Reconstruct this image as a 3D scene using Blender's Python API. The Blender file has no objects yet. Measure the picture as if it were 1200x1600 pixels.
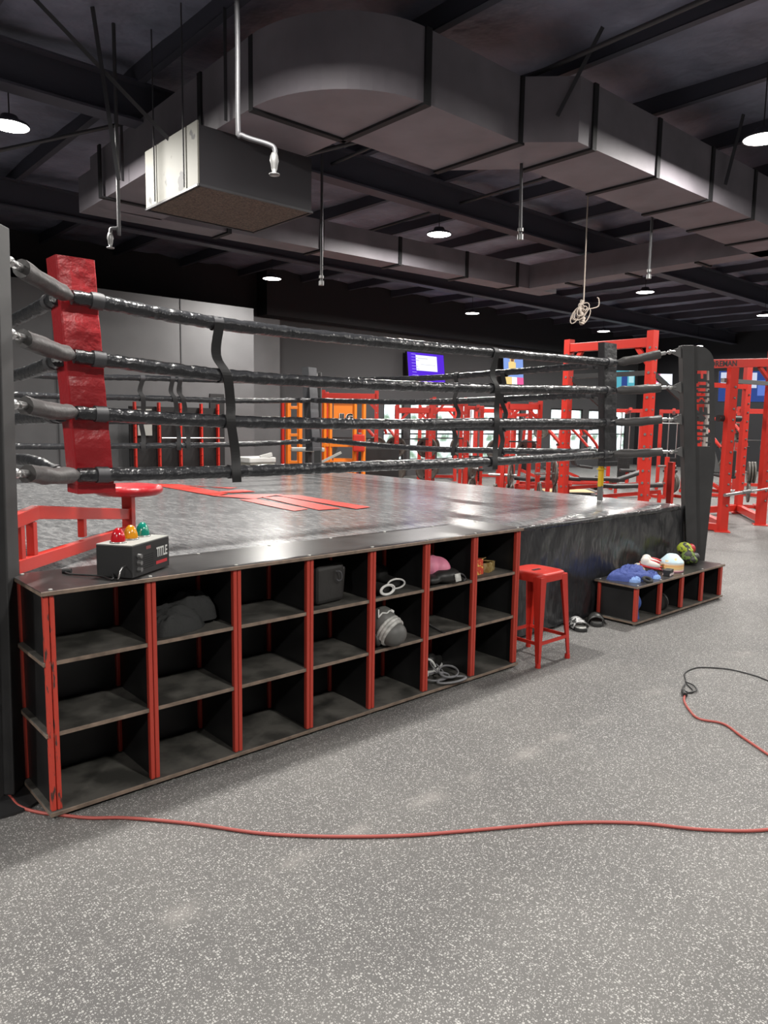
import bpy, math, random
from mathutils import Vector, Matrix, noise
PI = math.pi
sc = bpy.context.scene
COL = sc.collection
rnd = random.Random(7)
V = Vector
def nz(x, y, z=0.0): return noise.noise(V((x, y, z)))

# ---------------------------------------------------------------- materials
def mat(name, col, rough=0.5, metal=0.0, spec=0.5, var=0.0, vscale=8.0, bump=0.0, bscale=40.0, vcol=None, coat=0.0, stretch=None, bdist=0.01, thr=None):
    m = bpy.data.materials.new(name); m.use_nodes = True
    nt = m.node_tree; n = nt.nodes; l = nt.links
    b = n['Principled BSDF']
    b.inputs['Base Color'].default_value = (*col, 1); b.inputs['Roughness'].default_value = rough
    b.inputs['Metallic'].default_value = metal; b.inputs['Specular IOR Level'].default_value = spec
    if coat: b.inputs['Coat Weight'].default_value = coat; b.inputs['Coat Roughness'].default_value = 0.12
    if var or bump:
        tc = n.new('ShaderNodeTexCoord'); mp = n.new('ShaderNodeMapping'); l.new(tc.outputs['Object'], mp.inputs[0])
        if stretch: mp.inputs['Scale'].default_value = stretch
    if var:
        t = n.new('ShaderNodeTexNoise'); t.inputs['Scale'].default_value = vscale; t.inputs['Detail'].default_value = 6
        l.new(mp.outputs[0], t.inputs['Vector'])
        r = n.new('ShaderNodeValToRGB'); c2 = vcol or tuple(min(1, c*(1+var*2)) for c in col)
        c1 = col if vcol else tuple(c*(1-var) for c in col)
        lo, hi = thr or (0.3, 0.7)
        r.color_ramp.elements[0].color = (*c1, 1); r.color_ramp.elements[1].color = (*c2, 1)
        r.color_ramp.elements[0].position = lo; r.color_ramp.elements[1].position = hi
        l.new(t.outputs['Fac'], r.inputs[0]); l.new(r.outputs[0], b.inputs['Base Color'])
    if bump:
        t2 = n.new('ShaderNodeTexNoise'); t2.inputs['Scale'].default_value = bscale; t2.inputs['Detail'].default_value = 4
        l.new(mp.outputs[0], t2.inputs['Vector'])
        bp = n.new('ShaderNodeBump'); bp.inputs['Strength'].default_value = bump; bp.inputs['Distance'].default_value = bdist
        l.new(t2.outputs['Fac'], bp.inputs['Height']); l.new(bp.outputs[0], b.inputs['Normal'])
    return m
def emit(name, col, s):
    m = bpy.data.materials.new(name); m.use_nodes = True; nt = m.node_tree
    nt.nodes.remove(nt.nodes['Principled BSDF'])
    e = nt.nodes.new('ShaderNodeEmission'); e.inputs[0].default_value = (*col, 1); e.inputs[1].default_value = s
    nt.links.new(e.outputs[0], nt.nodes['Material Output'].inputs[0]); return m

M = {}
M['red'] = mat('red powder coat', (0.50, 0.026, 0.016), 0.38)
M['rod'] = mat('red painted bars', (0.43, 0.045, 0.028), 0.45)
M['rodworn'] = mat('worn red painted bars', (0.52, 0.050, 0.030), 0.5, var=1, vscale=80, vcol=(0.06, 0.035, 0.03), thr=(0.57, 0.62), stretch=(1, 1, .2))
M['redvinyl'] = mat('red vinyl', (0.36, 0.010, 0.016), 0.36, bump=0.45, bscale=8, bdist=.03)
M['black'] = mat('black steel', (0.016, 0.016, 0.017), 0.5)
M['post'] = mat('black powder coat post', (0.028, 0.028, 0.029), 0.55, var=0.15, vscale=6)
M['lam'] = mat('black laminate', (0.011, 0.011, 0.0115), 0.42, var=0.3, vscale=5)
M['dust'] = mat('dusty black board', (0.036, 0.035, 0.031), 0.65, var=1, vscale=7, vcol=(0.105, 0.100, 0.090), thr=(.40, .60))
M['edge'] = mat('bare board edge', (0.17, 0.125, 0.095), 0.6, var=0.25, vscale=20)
M['topb'] = mat('black glossy board top', (0.022, 0.021, 0.021), 0.30, var=0.5, vscale=4, bump=.08, bscale=12)
M['rope'] = mat('black vinyl rope cover', (0.022, 0.023, 0.026), 0.28, bump=0.85, bscale=19, bdist=.016)
M['ropeg'] = mat('grey black vinyl rope cover', (0.055, 0.052, 0.052), 0.48, bump=0.5, bscale=14, bdist=.015)
M['velcro'] = mat('black velcro', (0.05, 0.05, 0.055), 0.6)
M['web'] = mat('black webbing', (0.010, 0.010, 0.011), 0.7)
M['webg'] = mat('grey webbing', (0.20, 0.20, 0.21), 0.6)
M['apron'] = mat('black vinyl apron', (0.024, 0.0245, 0.027), 0.30, bump=1.0, bscale=3.2, bdist=.12, coat=.35, stretch=(1, 1, .45))
M['steel'] = mat('bright steel', (0.55, 0.55, 0.55), 0.3, 1.0)
M['galv'] = mat('grey plated steel', (0.22, 0.22, 0.22), 0.45, 0.6)
M['padblk'] = mat('black upholstery', (0.018, 0.018, 0.019), 0.5)
M['iron'] = mat('grey cast iron', (0.085, 0.080, 0.070), 0.45, 0.2, var=.2, vscale=12)
M['rubber'] = mat('black rubber', (0.02, 0.02, 0.02), 0.8)
M['orange'] = mat('orange paint', (0.75, 0.20, 0.015), 0.4)
M['white'] = mat('white plastic', (0.7, 0.7, 0.68), 0.5)
M['lgrey'] = mat('light grey plastic', (0.35, 0.35, 0.33), 0.5)
M['padvinyl'] = mat('black smooth vinyl', (0.024, 0.024, 0.026), 0.36, bump=.5, bscale=6, bdist=.03)
M['duct'] = mat('dark painted duct', (0.185, 0.170, 0.190), 0.55, var=0.12, vscale=2, bump=.15, bscale=2, bdist=.05)
M['ductdark'] = mat('black painted box', (0.035, 0.033, 0.038), 0.6)
M['ductseam'] = mat('black duct seam', (0.012, 0.012, 0.014), 0.7)
M['boxside'] = mat('duct board with painted lamplight', (0.27, 0.265, 0.23), 0.6, var=1, vscale=6, vcol=(0.05, 0.05, 0.05), thr=(.60, .66))  # lamp light on this box side is painted in as a paler colour
M['grille'] = mat('brown filter mesh', (0.085, 0.066, 0.052), 0.8, var=0.5, vscale=60)
M['ceil'] = mat('black painted insulation', (0.165, 0.170, 0.225), 0.5, var=0.35, vscale=1.2, bump=.6, bscale=1.6, bdist=.2)
M['beam'] = mat('black painted steel beam', (0.055, 0.056, 0.074), 0.55)
M['pipe'] = mat('dark painted pipe', (0.055, 0.055, 0.06), 0.5, 0.1)
M['wallA'] = mat('grey painted wall', (0.092, 0.092, 0.096), 0.6, var=0.1, vscale=1.5)
M['wallB'] = mat('dark grey painted wall', (0.055, 0.055, 0.059), 0.7)
M['walld'] = mat('black painted wall', (0.014, 0.014, 0.017), 0.7)
M['blk'] = mat('matt black', (0.008, 0.008, 0.009), 0.7)
M['grypad'] = mat('dark grey vinyl', (0.065, 0.068, 0.075), 0.5)
M['blue'] = mat('blue cotton', (0.045, 0.072, 0.26), 0.8, bump=.8, bscale=22, bdist=.02)
M['bluel'] = mat('light blue cotton', (0.20, 0.32, 0.62), 0.85)
M['charc'] = mat('charcoal knit', (0.028, 0.029, 0.029), 0.95, bump=.4, bscale=90)
M['pink'] = mat('pink leather', (0.68, 0.22, 0.33), 0.5)
M['bag'] = mat('black nylon', (0.022, 0.021, 0.020), 0.55, bump=.3, bscale=20)
M['cord'] = mat('red cord jacket', (0.36, 0.075, 0.062), 0.5)
M['yellow'] = mat('yellow strap', (0.75, 0.50, 0.02), 0.5)
M['leather'] = mat('black leather', (0.020, 0.020, 0.019), 0.45)
M['glvgrey'] = mat('grey leather', (0.10, 0.10, 0.095), 0.5)
M['silver'] = mat('silver leather', (0.42, 0.42, 0.40), 0.45, var=.3, vscale=30)

def floor_mat():
    m = bpy.data.materials.new('speckled rubber floor'); m.use_nodes = True; nt = m.node_tree; n = nt.nodes; l = nt.links
    b = n['Principled BSDF']; b.inputs['Roughness'].default_value = 0.62; b.inputs['Specular IOR Level'].default_value = 0.35
    tc = n.new('ShaderNodeTexCoord')
    base = n.new('ShaderNodeTexNoise'); base.inputs['Scale'].default_value = 1.3; base.inputs['Detail'].default_value = 5
    l.new(tc.outputs['Object'], base.inputs['Vector'])
    r0 = n.new('ShaderNodeValToRGB'); r0.color_ramp.elements[0].color = (0.104, 0.101, 0.100, 1); r0.color_ramp.elements[1].color = (0.132, 0.128, 0.124, 1)
    r0.color_ramp.elements[0].position = .35; r0.color_ramp.elements[1].position = .65
    l.new(base.outputs['Fac'], r0.inputs[0]); cur = r0.outputs[0]
    # flecks: warped voronoi cells, a random part of which is a pale fleck
    wn = n.new('ShaderNodeTexNoise'); wn.inputs['Scale'].default_value = 240; l.new(tc.outputs['Object'], wn.inputs['Vector'])
    wm = n.new('ShaderNodeVectorMath'); wm.operation = 'MULTIPLY_ADD'; wm.inputs[1].default_value = (.005, .005, 0)
    l.new(wn.outputs['Color'], wm.inputs[0]); l.new(tc.outputs['Object'], wm.inputs[2])
    for sc_, share, bright in ((128, .30, (.40, .395, .38)), (230, .34, (.31, .305, .295))):
        v = n.new('ShaderNodeTexVoronoi'); v.inputs['Scale'].default_value = sc_; v.voronoi_dimensions = '2D'
        l.new(wm.outputs[0], v.inputs['Vector'])
        sx = n.new('ShaderNodeSeparateColor'); l.new(v.outputs['Color'], sx.inputs[0])
        lt = n.new('ShaderNodeMath'); lt.operation = 'LESS_THAN'; lt.inputs[1].default_value = share; l.new(sx.outputs[0], lt.inputs[0])
        sz = n.new('ShaderNodeMath'); sz.operation = 'MULTIPLY_ADD'; sz.inputs[1].default_value = .30; sz.inputs[2].default_value = .14; l.new(sx.outputs[1], sz.inputs[0])
        ds = n.new('ShaderNodeMath'); ds.operation = 'LESS_THAN'; l.new(v.outputs['Distance'], ds.inputs[0]); l.new(sz.outputs[0], ds.inputs[1])
        mu = n.new('ShaderNodeMath'); mu.operation = 'MULTIPLY'; l.new(lt.outputs[0], mu.inputs[0]); l.new(ds.outputs[0], mu.inputs[1])
        mx = n.new('ShaderNodeMix'); mx.data_type = 'RGBA'; mx.inputs['B'].default_value = (*bright, 1)
        l.new(cur, mx.inputs['A']); l.new(mu.outputs[0], mx.inputs['Factor']); cur = mx.outputs['Result']
    # pale scuffed dust along the seam of two mats (y = -0.85)
    sp = n.new('ShaderNodeSeparateXYZ'); l.new(tc.outputs['Object'], sp.inputs[0])
    a = n.new('ShaderNodeMath'); a.operation = 'ADD'; a.inputs[1].default_value = .85; l.new(sp.outputs[1], a.inputs[0])
    ab = n.new('ShaderNodeMath'); ab.operation = 'ABSOLUTE'; l.new(a.outputs[0], ab.inputs[0])
    mr = n.new('ShaderNodeMapRange'); mr.inputs['From Min'].default_value = .0; mr.inputs['From Max'].default_value = .075; mr.inputs['To Min'].default_value = 1; mr.inputs['To Max'].default_value = 0
    l.new(ab.outputs[0], mr.inputs['Value'])
    sn = n.new('ShaderNodeTexNoise'); sn.inputs['Scale'].default_value = 4.5; sn.inputs['Detail'].default_value = 5; l.new(tc.outputs['Object'], sn.inputs['Vector'])
    s2 = n.new('ShaderNodeMapRange'); s2.inputs['From Min'].default_value = .48; s2.inputs['From Max'].default_value = .72; s2.inputs['To Max'].default_value = .42; l.new(sn.outputs['Fac'], s2.inputs['Value'])
    mm = n.new('ShaderNodeMath'); mm.operation = 'MULTIPLY'; l.new(mr.outputs[0], mm.inputs[0]); l.new(s2.outputs[0], mm.inputs[1])
    mx = n.new('ShaderNodeMix'); mx.data_type = 'RGBA'; mx.inputs['B'].default_value = (.36, .34, .32, 1)
    l.new(cur, mx.inputs['A']); l.new(mm.outputs[0], mx.inputs['Factor']); l.new(mx.outputs['Result'], b.inputs['Base Color'])
    return m
M['floor'] = floor_mat()

def canvas_mat():
    m = bpy.data.materials.new('worn grey ring canvas'); m.use_nodes = True; nt = m.node_tree; n = nt.nodes; l = nt.links
    b = n['Principled BSDF']; b.inputs['Specular IOR Level'].default_value = 0.5
    tc = n.new('ShaderNodeTexCoord'); mp = n.new('ShaderNodeMapping'); mp.inputs['Scale'].default_value = (1, .28, 1); mp.inputs['Rotation'].default_value = (0, 0, .75)
    l.new(tc.outputs['Object'], mp.inputs[0])
    t = n.new('ShaderNodeTexNoise'); t.inputs['Scale'].default_value = 34; t.inputs['Detail'].default_value = 8; t.inputs['Roughness'].default_value = .7; l.new(mp.outputs[0], t.inputs['Vector'])
    r = n.new('ShaderNodeValToRGB'); r.color_ramp.elements[0].color = (0.105, 0.107, 0.112, 1); r.color_ramp.elements[1].color = (0.25, 0.252, 0.255, 1)
    r.color_ramp.elements[0].position = .38; r.color_ramp.elements[1].position = .62
    l.new(t.outputs['Fac'], r.inputs[0]); l.new(r.outputs[0], b.inputs['Base Color'])
    r2 = n.new('ShaderNodeMapRange'); r2.inputs['To Min'].default_value = .13; r2.inputs['To Max'].default_value = .30; l.new(t.outputs['Fac'], r2.inputs['Value']); l.new(r2.outputs[0], b.inputs['Roughness'])
    t2 = n.new('ShaderNodeTexNoise'); t2.inputs['Scale'].default_value = 9; t2.inputs['Detail'].default_value = 4; l.new(mp.outputs[0], t2.inputs['Vector'])
    bp = n.new('ShaderNodeBump'); bp.inputs['Strength'].default_value = .07; bp.inputs['Distance'].default_value = .02; l.new(t2.outputs['Fac'], bp.inputs['Height']); l.new(bp.outputs[0], b.inputs['Normal'])
    return m
M['canvas'] = canvas_mat()
M['logo'] = mat('red paint on canvas', (0.56, 0.035, 0.022), 0.4, var=1, vscale=14, vcol=(0.30, 0.05, 0.04), thr=(.5, .75), stretch=(1, .4, 1))

def glass_view():
    m = bpy.data.materials.new('daylight behind glass'); m.use_nodes = True; nt = m.node_tree; n = nt.nodes; l = nt.links
    nt.nodes.remove(n['Principled BSDF'])
    tc = n.new('ShaderNodeTexCoord'); t = n.new('ShaderNodeTexNoise'); t.inputs['Scale'].default_value = 2.2; t.inputs['Detail'].default_value = 6; l.new(tc.outputs['Object'], t.inputs['Vector'])
    r = n.new('ShaderNodeValToRGB'); e0, e1 = r.color_ramp.elements; e0.position = .38; e0.color = (.16, .24, .17, 1); e1.position = .56; e1.color = (.86, .95, 1, 1)
    l.new(t.outputs['Fac'], r.inputs[0]); e = n.new('ShaderNodeEmission'); e.inputs[1].default_value = 1.5
    l.new(r.outputs[0], e.inputs[0]); l.new(e.outputs[0], n['Material Output'].inputs[0]); return m
M['view'] = glass_view()

# ---------------------------------------------------------------- mesh builder
class MB:
    def __init__(s): s.v = []; s.f = []; s.m = []; s.sm = []
    def add(s, vs, fs, mi=0, smooth=False):
        o = len(s.v); s.v += [V(p) for p in vs]
        for f in fs: s.f.append([i+o for i in f]); s.m.append(mi); s.sm.append(smooth)
        return s
    def box(s, x0, x1, y0, y1, z0, z1, mi=0):
        vs = [(x, y, z) for z in (z0, z1) for y in (y0, y1) for x in (x0, x1)]
        return s.add(vs, [(0, 2, 3, 1), (4, 5, 7, 6), (0, 1, 5, 4), (2, 6, 7, 3), (0, 4, 6, 2), (1, 3, 7, 5)], mi)
    def cbox(s, c, d, rz=0.0, mi=0, rx=0.0, ry=0.0):
        R = Matrix.Rotation(rz, 3, 'Z') @ Matrix.Rotation(ry, 3, 'Y') @ Matrix.Rotation(rx, 3, 'X')
        vs = [V(c) + R @ V((x*d[0]/2, y*d[1]/2, z*d[2]/2)) for z in (-1, 1) for y in (-1, 1) for x in (-1, 1)]
        return s.add(vs, [(0, 2, 3, 1), (4, 5, 7, 6), (0, 1, 5, 4), (2, 6, 7, 3), (0, 4, 6, 2), (1, 3, 7, 5)], mi)
    def bar(s, p0, p1, w, h=None, up=(0, 0, 1), mi=0, w1=None, h1=None):
        h = h or w; p0, p1 = V(p0), V(p1); d = (p1-p0).normalized(); u = V(up)
        if abs(d.dot(u)) > .98: u = V((1, 0, 0)) if abs(d.x) < .9 else V((0, 1, 0))
        a = d.cross(u).normalized(); b = a.cross(d)
        w1 = w1 or w; h1 = h1 or h
        vs = [p0+a*x*w/2+b*y*h/2 for x, y in ((-1, -1), (1, -1), (1, 1), (-1, 1))] + [p1+a*x*w1/2+b*y*h1/2 for x, y in ((-1, -1), (1, -1), (1, 1), (-1, 1))]
        return s.add(vs, [(3, 2, 1, 0), (4, 5, 6, 7), (0, 1, 5, 4), (1, 2, 6, 5), (2, 3, 7, 6), (3, 0, 4, 7)], mi)
    def cyl(s, p0, p1, r, r1=None, n=16, mi=0, smooth=True, caps=True):
        r1 = r if r1 is None else r1; p0, p1 = V(p0), V(p1); d = (p1-p0).normalized()
        u = V((0, 0, 1)) if abs(d.z) < .95 else V((1, 0, 0)); a = d.cross(u).normalized(); b = d.cross(a)
        vs = []
        for p, rr in ((p0, r), (p1, r1)):
            vs += [p + (a*math.cos(2*PI*i/n) + b*math.sin(2*PI*i/n))*rr for i in range(n)]
        s.add(vs, [(i, (i+1) % n, n+(i+1) % n, n+i) for i in range(n)], mi, smooth)
        if caps: s.add(vs[:n], [tuple(range(n))[::-1]], mi); s.add(vs[n:], [tuple(range(n))], mi)
        return s
    def tube(s, pts, r, n=10, mi=0, rf=None, flat=None, closed=False):
        pts = [V(p) for p in pts]; N = len(pts); vs = []; a = None
        for i, p in enumerate(pts):
            if closed: d = (pts[(i+1) % N]-pts[i-1]).normalized()
            else: d = (pts[min(i+1, N-1)]-pts[max(i-1, 0)]).normalized()
            if a is None:
                u = V((0, 0, 1)) if abs(d.z) < .95 else V((1, 0, 0)); a = d.cross(u).normalized()
            a = (a - d*a.dot(d)).normalized(); b = a.cross(d)
            for k in range(n):
                t = 2*PI*k/n; rr = r*(rf(i/(N-1), t) if rf else 1)
                vs.append(p + a*math.cos(t)*rr*(flat[0] if flat else 1) + b*math.sin(t)*rr*(flat[1] if flat else 1))
        fs = [(i*n+k, i*n+(k+1) % n, (i+1)*n+(k+1) % n, (i+1)*n+k) for i in range(N-1) for k in range(n)]
        if closed: fs += [((N-1)*n+k, (N-1)*n+(k+1) % n, (k+1) % n, k) for k in range(n)]
        s.add(vs, fs, mi, True)
        if not closed: s.add(vs[:n], [tuple(range(n))[::-1]], mi); s.add(vs[-n:], [tuple(range(n))], mi)
        return s
    def lathe(s, prof, c=(0, 0, 0), n=24, mi=0, axis='Z', smooth=True):
        c = V(c); vs = []
        for r, h in prof:
            for k in range(n):
                t = 2*PI*k/n; p = V((r*math.cos(t), r*math.sin(t), h))
                if axis == 'X': p = V((p.z, p.x, p.y))
                elif axis == 'Y': p = V((p.x, p.z, -p.y))
                vs.append(c+p)
        fs = [(i*n+k, i*n+(k+1) % n, (i+1)*n+(k+1) % n, (i+1)*n+k) for i in range(len(prof)-1) for k in range(n)]
        s.add(vs, fs, mi, smooth)
        s.add(vs[:n], [tuple(range(n))[::-1]], mi); s.add(vs[-n:], [tuple(range(n))], mi)
        return s
    def prism(s, poly, ex, mi=0):      # planar 3-D polygon pushed along ex
        ex = V(ex); a = [V(p) for p in poly]; n = len(a)
        return s.add(a+[p+ex for p in a], [tuple(range(n))[::-1], tuple(range(n, 2*n))] + [(i, (i+1) % n, n+(i+1) % n, n+i) for i in range(n)], mi)
    def ell(s, c, r, n=20, m=12, rot=None, mi=0, fn=None):
        c = V(c); vs = []
        for j in range(m+1):
            ph = PI*j/m
            for i in range(n):
                t = 2*PI*i/n; p = V((math.sin(ph)*math.cos(t), math.sin(ph)*math.sin(t), math.cos(ph)))
                k = fn(p) if fn else 1
                p = V((p.x*r[0]*k, p.y*r[1]*k, p.z*r[2]*k))
                if rot: p = rot @ p
                vs.append(c+p)
        return s.add(vs, [(j*n+i, (j+1)*n+i, (j+1)*n+(i+1) % n, j*n+(i+1) % n) for j in range(m) for i in range(n)], mi, True)
    def heap(s, c, rx, ry, h, seed=0, rz=0.0, n=56, m=20, folds=5.0, amp=.35, mi=0, p=.6):
        vs = []; cr, sr = math.cos(rz), math.sin(rz)
        for j in range(m+1):
            q = j/m
            for i in range(n):
                t = 2*PI*i/n
                ed = 1+.22*nz(math.cos(t)*1.3+seed, math.sin(t)*1.3, 3.1)+.1*nz(math.cos(t)*4+seed, math.sin(t)*4, 1.1)
                x, y = math.cos(t)*q*rx*ed, math.sin(t)*q*ry*ed
                f1 = 1-abs(nz(x*folds/rx*.45+seed*3.3, y*folds/ry*.9, seed))*2.2
                f2 = nz(x*folds*2/rx+seed, y*folds*2/ry, seed+5)
                zz = h*max(0, 1-q**2.6)**p*(1-amp+amp*f1+.12*f2) if q < 1 else 0
                if j == m-1: zz *= .8
                vs.append(V((c[0]+x*cr-y*sr, c[1]+x*sr+y*cr, c[2]+max(zz, .0)+(.001 if q < 1 else 0))))
        fs = [(j*n+i, (j+1)*n+i, (j+1)*n+(i+1) % n, j*n+(i+1) % n) for j in range(m) for i in range(n)]
        s.add(vs, fs, mi, True); s.add(vs[-n:], [tuple(range(n))[::-1]], mi)
        return s
    def build(s, name, mats, parent=None, bevel=0.0, origin=None, subsurf=0, remesh=0.0, seg=2):
        if parent is not None:
            o0 = V((0, 0, 0)); p = parent
            while p is not None: o0 += p.location; p = p.parent
        elif origin is not None: o0 = V(origin)
        else:
            xs = [v.x for v in s.v]; ys = [v.y for v in s.v]; zs = [v.z for v in s.v]
            o0 = V(((min(xs)+max(xs))/2, (min(ys)+max(ys))/2, min(zs)))
        me = bpy.data.meshes.new(name); me.from_pydata([tuple(v-o0) for v in s.v], [], s.f)
        for mm in (mats if isinstance(mats, (list, tuple)) else [mats]): me.materials.append(mm)
        me.polygons.foreach_set('material_index', s.m); me.polygons.foreach_set('use_smooth', s.sm); me.update()
        o = bpy.data.objects.new(name, me); COL.objects.link(o)
        if parent is not None: o.parent = parent
        else: o.location = o0
        if remesh:
            r = o.modifiers.new('r', 'REMESH'); r.mode = 'VOXEL'; r.voxel_size = remesh; r.use_smooth_shade = True
            sm = o.modifiers.new('s', 'SMOOTH'); sm.iterations = 4; sm.factor = .5
        if bevel:
            b = o.modifiers.new('b', 'BEVEL'); b.width = bevel; b.segments = seg; b.limit_method = 'ANGLE'; b.angle_limit = .7
        if subsurf:
            b = o.modifiers.new('u', 'SUBSURF'); b.levels = subsurf; b.render_levels = subsurf
        return o
def tag(o, label, cat, group=None):
    o['label'] = label; o['category'] = cat
    if group: o['group'] = group
    return o
def thing(name, label, cat, loc=(0, 0, 0), group=None, rz=0.0):
    o = bpy.data.objects.new(name, None); o.empty_display_size = .1; COL.objects.link(o); o.location = loc; o.rotation_euler[2] = rz
    return tag(o, label, cat, group)
def struct(o): o['kind'] = 'structure'; return o
def kids(o): return [c for c in list(COL.objects) if c.parent == o]
def copy_tree(o, parent=None, loc=None, rz=None, label=None):
    c = o.copy(); COL.objects.link(c)
    if parent: c.parent = parent
    if loc is not None: c.location = loc
    if rz is not None: c.rotation_euler[2] = rz
    if label: c['label'] = label
    for k in kids(o): copy_tree(k, c)
    return c
def spline(pts, n):
    P = [V(p) for p in pts]; P = [P[0]*2-P[1]] + P + [P[-1]*2-P[-2]]; out = []
    for i in range(1, len(P)-2):
        for k in range(n):
            t = k/n; a, b, c, d = P[i-1], P[i], P[i+1], P[i+2]
            out.append(.5*((2*b)+(c-a)*t+(2*a-5*b+4*c-d)*t*t+(3*b-a-3*c+d)*t**3))
    out.append(P[-2]); return out
def text_mb(s, size, thick=.001, bold=0.0, squeeze=1.0):       # lettering as flat solid mesh in the XY plane
    cu = bpy.data.curves.new('t', 'FONT'); cu.body = s; cu.size = size; cu.extrude = thick; cu.offset = bold; cu.resolution_u = 3
    o = bpy.data.objects.new('t', cu); COL.objects.link(o)
    me = o.to_mesh(); mb = MB(); mb.add([(v.co.x*squeeze, v.co.y, v.co.z) for v in me.vertices], [tuple(p.vertices) for p in me.polygons])
    o.to_mesh_clear(); COL.objects.unlink(o); bpy.data.objects.remove(o); bpy.data.curves.remove(cu); return mb
def xf(mb, Mx): mb.v = [Mx @ v for v in mb.v]; return mb
def frame_mx(o, ex, ey):   # matrix taking XY-plane lettering to origin o with axes ex, ey
    ex, ey = V(ex).normalized(), V(ey).normalized(); ez = ex.cross(ey)
    return Matrix(((ex.x, ey.x, ez.x, o[0]), (ex.y, ey.y, ez.y, o[1]), (ex.z, ey.z, ez.z, o[2]), (0, 0, 0, 1)))
# ---------------------------------------------------------------- camera
cd = bpy.data.cameras.new('camera'); cam = bpy.data.objects.new('camera', cd); COL.objects.link(cam); sc.camera = cam
F_, YAW, PITCH, ROLL = 1148.5, 0.843337, -0.1210806, 0.0150565
cd.sensor_fit = 'VERTICAL'; cd.sensor_height = 36.0; cd.lens = F_/1600*36.0; cd.clip_start = .02; cd.clip_end = 200
fw = V((math.cos(YAW)*math.cos(PITCH), math.sin(YAW)*math.cos(PITCH), math.sin(PITCH)))
r0 = V((math.sin(YAW), -math.cos(YAW), 0)); u0 = r0.cross(fw)
rr = r0*math.cos(ROLL) + u0*math.sin(ROLL); uu = u0*math.cos(ROLL) - r0*math.sin(ROLL)
cam.matrix_world = Matrix(((rr.x, uu.x, -fw.x, -.865043), (rr.y, uu.y, -fw.y, -2.88651), (rr.z, uu.z, -fw.z, 1.562559), (0, 0, 0, 1)))
vs_ = sc.view_settings; vs_.view_transform = 'Standard'; vs_.look = 'None'; vs_.gamma = 1; vs_.use_curve_mapping = False; vs_.exposure = 0.42
sc.display_settings.display_device = 'sRGB'
w = bpy.data.worlds.new('world'); sc.world = w; w.use_nodes = True
w.node_tree.nodes['Background'].inputs[0].default_value = (.01, .01, .012, 1); w.node_tree.nodes['Background'].inputs[1].default_value = 1

# ---------------------------------------------------------------- room
X0, X1, Y0, Y1, ZC = -7.0, 27.0, -8.0, 13.0, 5.2
struct(MB().box(X0, X1, Y0, Y1, -.1, 0).build('floor', M['floor'], origin=(0, 0, 0)))
cb = MB(); nx, ny = 136, 84
vs = []
for j in range(ny+1):
    for i in range(nx+1):
        x, y = X0+(X1-X0)*i/nx, Y0+(Y1-Y0)*j/ny
        edge = abs(((x-.53) % 1.5)-.75)/.75       # the blanket sags between the purlins
        vs.append((x, y, ZC - .06*(1-edge)**.5 - .05*nz(x*.8, y*.55, 2) - .03*nz(x*2.4, y*2, 5)))
cb.add(vs, [(j*(nx+1)+i, (j+1)*(nx+1)+i, (j+1)*(nx+1)+i+1, j*(nx+1)+i+1) for j in range(ny) for i in range(nx)], 0, True)
cb.box(X0, X1, Y0, Y1, ZC+.15, ZC+.2)
struct(cb.build('ceiling', M['ceil'], origin=(0, 0, 0)))
struct(MB().box(X0-.1, X0, Y0, Y1, 0, ZC+.2).build('wall_left', M['wallB']))
struct(MB().box(X1, X1+.1, Y0, Y1, 0, ZC+.2).build('wall_right', M['walld']))
struct(MB().box(X0, X1, Y0-.1, Y0, 0, ZC+.2).build('wall_front', M['wallA']))
# back wall: grey up to 4.1 m, black above, window openings left free
wins = [(13.2, 14.0), (14.25, 15.15), (15.4, 16.2), (16.45, 17.3), (17.55, 18.4), (18.65, 19.5), (19.75, 20.6), (21.2, 22.1), (22.35, 23.2), (23.6, 24.7), (25.0, 26.3)]
wb = MB(); xs = [X0]
for a, b in wins:
    wb.box(xs[-1], a, Y1, Y1+.2, 0, 4.1); wb.box(a, b, Y1, Y1+.2, 0, .45); wb.box(a, b, Y1, Y1+.2, 2.16, 4.1); xs.append(b)
wb.box(xs[-1], X1, Y1, Y1+.2, 0, 4.1); wb.box(X0, X1, Y1, Y1+.2, 4.1, ZC+.2, 1)
struct(wb.build('wall_back', [M['wallB'], M['walld']]))
for k, (a, b) in enumerate(wins):
    fr = MB()
    for x0, x1, z0, z1 in ((a, a+.05, .45, 2.16), (b-.05, b, .45, 2.16), (a, b, .45, .5), (a, b, 2.11, 2.16), (a, b, 1.22, 1.26)): fr.box(x0, x1, Y1+.02, Y1+.09, z0, z1)
    fo = struct(fr.build('window_%d' % (k+1), M['black']))
    MB().box(a+.03, b-.03, Y1+.05, Y1+.06, .48, 2.13).build('pane', M['view'], fo)
# grey partition on the left with its end panel
pa = MB().box(X0, 7.69, 11.0, 11.2, 0, 3.93); struct(pa.build('wall_partition', M['wallA']))
struct(MB().box(7.69, 9.02, 12.0, 12.2, 0, 3.92).build('wall_partition_end', M['wallA']))
struct(MB().box(7.50, 7.69, 11.2, 12.2, 0, 3.93).build('wall_partition_return', M['wallA']))
for k, x in enumerate((-1.2, 1.2, 3.6, 6.0)): struct(MB().box(x, x+.02, 10.985, 11.0, 0, 3.93).build('trim_%d' % (k+1), M['wallB']))
struct(MB().box(6.62, 6.95, 10.97, 11.0, 0, 2.1).build('door_1', M['blk']))
# dark soffit over the back part of the hall
struct(MB().box(9.02, 21.6, 12.55, Y1, 4.1, ZC+.1).build('wall_soffit', M['walld']))
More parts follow.
